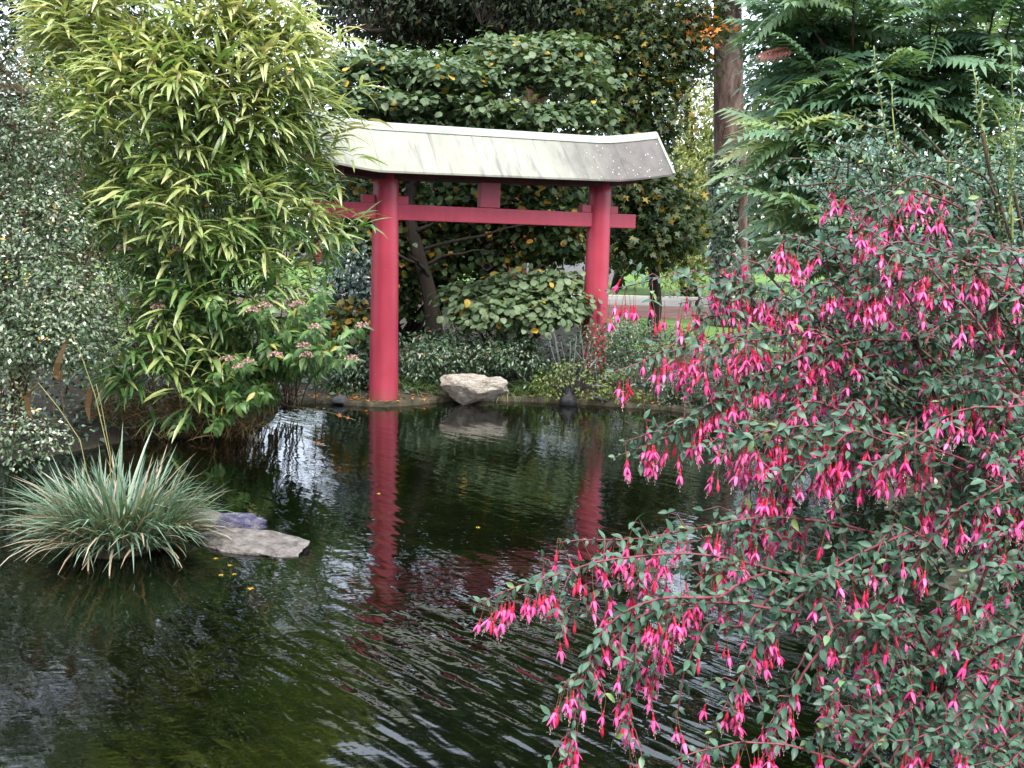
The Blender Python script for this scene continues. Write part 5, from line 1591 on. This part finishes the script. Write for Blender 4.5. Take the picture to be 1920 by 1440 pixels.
P, Dr, Nn, Sz, Vv = [], [], [], [], []
FP = []
sidemb = MB()
def leaf_pair(p, tg, ph, sz):
    u = nrm(np.cross(tg, [0.2, 0.1, 1])); w = np.cross(tg, u)
    base_v = rng.normal() * 0.12
    for a1 in (0, np.pi):
        dd = nrm(math.cos(ph + a1) * u + 0.6 * math.sin(ph + a1) * w + tg * 0.45 + rng.normal(size=3) * 0.2 + np.array([0, -0.1, -0.05]))
        P.append(p); Dr.append(dd)
        Nn.append(nrm(np.array([0, -0.35, 0.9]) + rng.normal(size=3) * 0.4))
        Sz.append(sz * (0.75 + 0.5 * rng.random())); Vv.append(0.45 + base_v + rng.normal() * 0.18)
for si, (pts, r0, r1, fl_) in enumerate(ST + [(c_, 0, 0, 0) for c_ in CON] + [(m_[0][3:], 0, 0, 0) for m_ in mains]):
    L = np.linalg.norm(np.diff(pts, axis=0), axis=1).sum()
    K = int(L / 0.024)
    ph = rng.random() * 3
    for q in range(K):
        t = (q + 0.5) / K
        f_ = t * (len(pts) - 1.001); i = int(f_)
        p = pts[i] + (pts[i + 1] - pts[i]) * (f_ - i)
        tg = nrm(pts[i + 1] - pts[i])
        ph += 1.57 + rng.normal() * 0.2
        sz = 0.0355 - 0.014 * max(0, t - 0.75) / 0.25
        leaf_pair(p, tg, ph, sz)
        if rng.random() < 0.33 and t < 0.9:       # a short side spray
            u = nrm(np.cross(tg, rng.normal(size=3)) + tg * 0.5 + np.array([0, -0.25, 0.1]))
            l = rng.uniform(0.04, 0.1)
            e = p + u * l + np.array([0, 0, -0.25 * l])
            sidemb.tube([p, p + u * l * 0.5 + np.array([0, 0, 0.005]), e], (0.0014, 0.0012, 0.0009), 4)
            for qq in range(2):
                leaf_pair(p + (e - p) * (0.55 + 0.45 * qq), u, rng.random() * 3, 0.03)
            if rng.random() < 0.5 * fl_:
                FP.append((e, u))
        if 0.12 < t and rng.random() < (0.3 if t > 0.3 else 0.1) * fl_ * (0.55 if p[2] < 1.2 and p[0] > 0.75 else 1.15):
            for _ in range(int(rng.integers(2, 5))):
                FP.append((p + rng.normal(size=3) * 0.006, nrm(rng.normal(size=3) * np.array([1, 0.8, 0.2]))))
sidemb.build('sprays', M['fstem'], fu, kind='stuff')
N = len(P)
scatter(fu, 'leaf', 'foliage', T_OVATE, P, frames(np.array(Dr), np.array(Nn)), np.array(Sz), np.array(Vv), M['fuch'])

def flower_mats():
    def pm(name, c1, c2, rough=0.45, tr=0.2):
        m, n, out = new_mat(name)
        oi = node(n, 'ShaderNodeAttribute', attribute_name='v')
        c = mixc(n, c1, c2, oi.outputs['Fac'])
        p = node(n, 'ShaderNodeBsdfPrincipled')
        n.links.new(c, p.inputs['Base Color'])
        p.inputs['Roughness'].default_value = rough
        t = node(n, 'ShaderNodeBsdfTranslucent')
        n.links.new(c, t.inputs[0])
        mx = node(n, 'ShaderNodeMixShader'); mx.inputs[0].default_value = tr
        n.links.new(p.outputs[0], mx.inputs[1]); n.links.new(t.outputs[0], mx.inputs[2])
        n.links.new(mx.outputs[0], out.inputs[0])
        return m
    return [pm('pedicel', (0.2, 0.16, 0.06), (0.3, 0.12, 0.08)), pm('flower_tube', (0.6, 0.02, 0.07), (0.74, 0.05, 0.13)), pm('sepal', (0.78, 0.06, 0.26), (0.87, 0.19, 0.5)),
            pm('corolla', (0.5, 0.015, 0.16), (0.66, 0.04, 0.28)), pm('stamen', (0.75, 0.2, 0.3), (0.85, 0.5, 0.5)), pm('anther', (0.8, 0.72, 0.7), (0.85, 0.8, 0.78))]
FM = flower_mats()

def lathe_t(prof, sides, mi, z0=0.0, c=(0, 0)):
    V, Pp = [], []
    for z, r in prof:
        for j in range(sides):
            a = 2 * math.pi * j / sides
            V.append((c[0] + r * math.cos(a), c[1] + r * math.sin(a), z0 + z))
    for i in range(len(prof) - 1):
        for j in range(sides):
            j2 = (j + 1) % sides
            Pp.append((i * sides + j, (i + 1) * sides + j, (i + 1) * sides + j2, i * sides + j2))
    return T(V, Pp, [mi] * len(Pp))

def tube_t(pts, r, sides, mi):
    mb = MB(); mb.tube(pts, r, sides, mi, cap=False)
    return T(np.concatenate(mb.v), mb.f, mb.m)

# flower lengths in metres, hanging along -Z from its stalk's foot at the origin
def flower_parts(open_, ped, bend):
    k = np.array([(0, 0, 0), (bend * 0.5, 0, -ped * 0.25), (bend, 0, -ped * 0.65), (bend, 0, -ped)])
    stalk = tube_t(k, (0.0007, 0.0006, 0.0006, 0.0008), 4, 0)
    z = -ped
    body = lathe_t([(0, 0.0008), (-0.003, 0.0024), (-0.006, 0.0022), (-0.008, 0.0017), (-0.013, 0.0026), (-0.018, 0.0036), (-0.02, 0.0034)], 7, 1, z, (bend, 0))
    seps = []
    for j in range(4):
        a = math.pi / 2 * j + 0.4
        ca, sa = math.cos(a), math.sin(a)
        V, Pp = [], []
        prof = [(0, 0.0024), (0.25, 0.0039), (0.6, 0.0035), (0.85, 0.0019), (1, 0)]
        for tt, w in prof:
            rr = 0.003 + 0.024 * math.sin(open_) * tt + 0.002 * math.sin(3.1 * tt)
            zz_ = z - 0.018 - 0.024 * math.cos(open_) * tt
            o_ = np.array([bend + rr * ca, rr * sa, zz_])
            side = np.array([-sa, ca, 0]) * w
            inn = np.array([-ca, -sa, 0.2]) * w * 0.35
            V += [o_ - side + inn, o_, o_ + side + inn]
        for i in range(4):
            Pp += [(3 * i, 3 * i + 3, 3 * i + 4, 3 * i + 1), (3 * i + 1, 3 * i + 4, 3 * i + 5, 3 * i + 2)]
        seps.append(T(V, Pp, [2] * 8))
    flower = merge([stalk, body] + seps)
    cor = lathe_t([(-0.018, 0.003), (-0.024, 0.0048), (-0.03, 0.0052), (-0.034, 0.0042), (-0.033, 0.0025)], 8, 3, z, (bend, 0))
    sm = []
    for j in range(5):
        a = 1.3 * j
        e = np.array([bend + 0.0028 * math.cos(a), 0.0028 * math.sin(a), z - 0.044 - 0.003 * (j % 3)])
        if j == 0:
            e = np.array([bend, 0, z - 0.058])
        sm.append(tube_t(np.array([(bend, 0, z - 0.028), tuple(e)]), 0.0004, 3, 4))
        sm.append(lathe_t([(0.0014, 0.0003), (0, 0.0011), (-0.0014, 0.0003)], 4, 5, e[2], (e[0], e[1])))
    return flower, cor, merge(sm)

def bud_t(ped, bend):
    k = np.array([(0, 0, 0), (bend * 0.5, 0, -ped * 0.25), (bend, 0, -ped * 0.65), (bend, 0, -ped)])
    return merge([tube_t(k, 0.0007, 4, 0), lathe_t([(0, 0.0008), (-0.003, 0.0022), (-0.006, 0.0018), (-0.011, 0.0027), (-0.018, 0.0042), (-0.024, 0.0036), (-0.029, 0.0016), (-0.032, 0.0002)], 7, 1, -ped, (bend, 0))])

FV = [flower_parts(o_, p_, b_) for o_, p_, b_ in [(0.5, 0.035, 0.006), (0.35, 0.045, -0.006), (0.62, 0.03, 0.004), (0.18, 0.05, 0.008), (0.42, 0.06, -0.004)]]
BV = [bud_t(0.04, 0.006), bud_t(0.055, -0.006), bud_t(0.028, 0.004)]
FPp = np.array([f[0] for f in FP])
nF = len(FPp)
tilt = rng.normal(size=(nF, 2)) * 0.16
isbud = rng.random(nF) < 0.3
scl = 0.9 + 0.34 * rng.random(nF)
yaw = rng.random(nF) * 6.28
RR = np.zeros((nF, 3, 3))
for i in range(nF):
    RR[i] = np.array((Matrix.Rotation(tilt[i, 0], 3, 'X') @ Matrix.Rotation(tilt[i, 1], 3, 'Y') @ Matrix.Rotation(yaw[i], 3, 'Z')))
fx, fy, fd = project(FPp + np.array([0, 0, -0.05]))
seen = (fx > 0) & (fx < 1920) & (fy > 0) & (fy < 1440)
print('flowers', nF, 'seen', int((seen & ~isbud).sum()), 'leaves', N)
idx = np.nonzero(~isbud)[0]
order = idx[np.argsort(-(scl[idx] / fd[idx] * seen[idx]))]
single, rest = order[:300], order[300:]
whole = [merge(list(f)) for f in FV]
varF = rng.integers(0, len(FV), nF)
vF = rng.random(nF)
cacheF = {}
def fmesh(key, t, v_):
    if key not in cacheF:
        cacheF[key] = big_mesh(key[0], [t], np.zeros(1, int), np.zeros((1, 3)), np.eye(3)[None], np.ones(1), np.array([v_]), FM)
    return cacheF[key]
def child(name, me, parent, m4):
    o = bpy.data.objects.new(name, me)
    COL.objects.link(o)
    o.parent = parent
    o.matrix_basis = Matrix(m4.tolist())
    return o
for i in single:
    k, vq = varF[i], int(vF[i] * 5)
    m4 = np.eye(4); m4[:3, :3] = RR[i] * scl[i]; m4[:3, 3] = FPp[i] - fbase
    o = child('flower', fmesh(('flower', k, vq), FV[k][0], (vq + 0.5) / 5), fu, m4)
    child('corolla', fmesh(('corolla', k, vq), FV[k][1], (vq + 0.5) / 5), o, np.eye(4))
    child('stamens', fmesh(('stamens', k, vq), FV[k][2], (vq + 0.5) / 5), o, np.eye(4))
if len(rest):
    link('blossoms', big_mesh('blossoms', whole, varF[rest], FPp[rest], RR[rest], scl[rest], vF[rest], FM), fu, kind='stuff')
idx = np.nonzero(isbud)[0]
order = idx[np.argsort(-(scl[idx] / fd[idx] * seen[idx]))]
for i in order[:300]:
    m4 = np.eye(4); m4[:3, :3] = RR[i] * scl[i]; m4[:3, 3] = FPp[i] - fbase
    k, vq = i % 3, int(vF[i] * 5)
    child('bud', fmesh(('bud', k, vq), BV[k], (vq + 0.5) / 5), fu, m4)

flush()
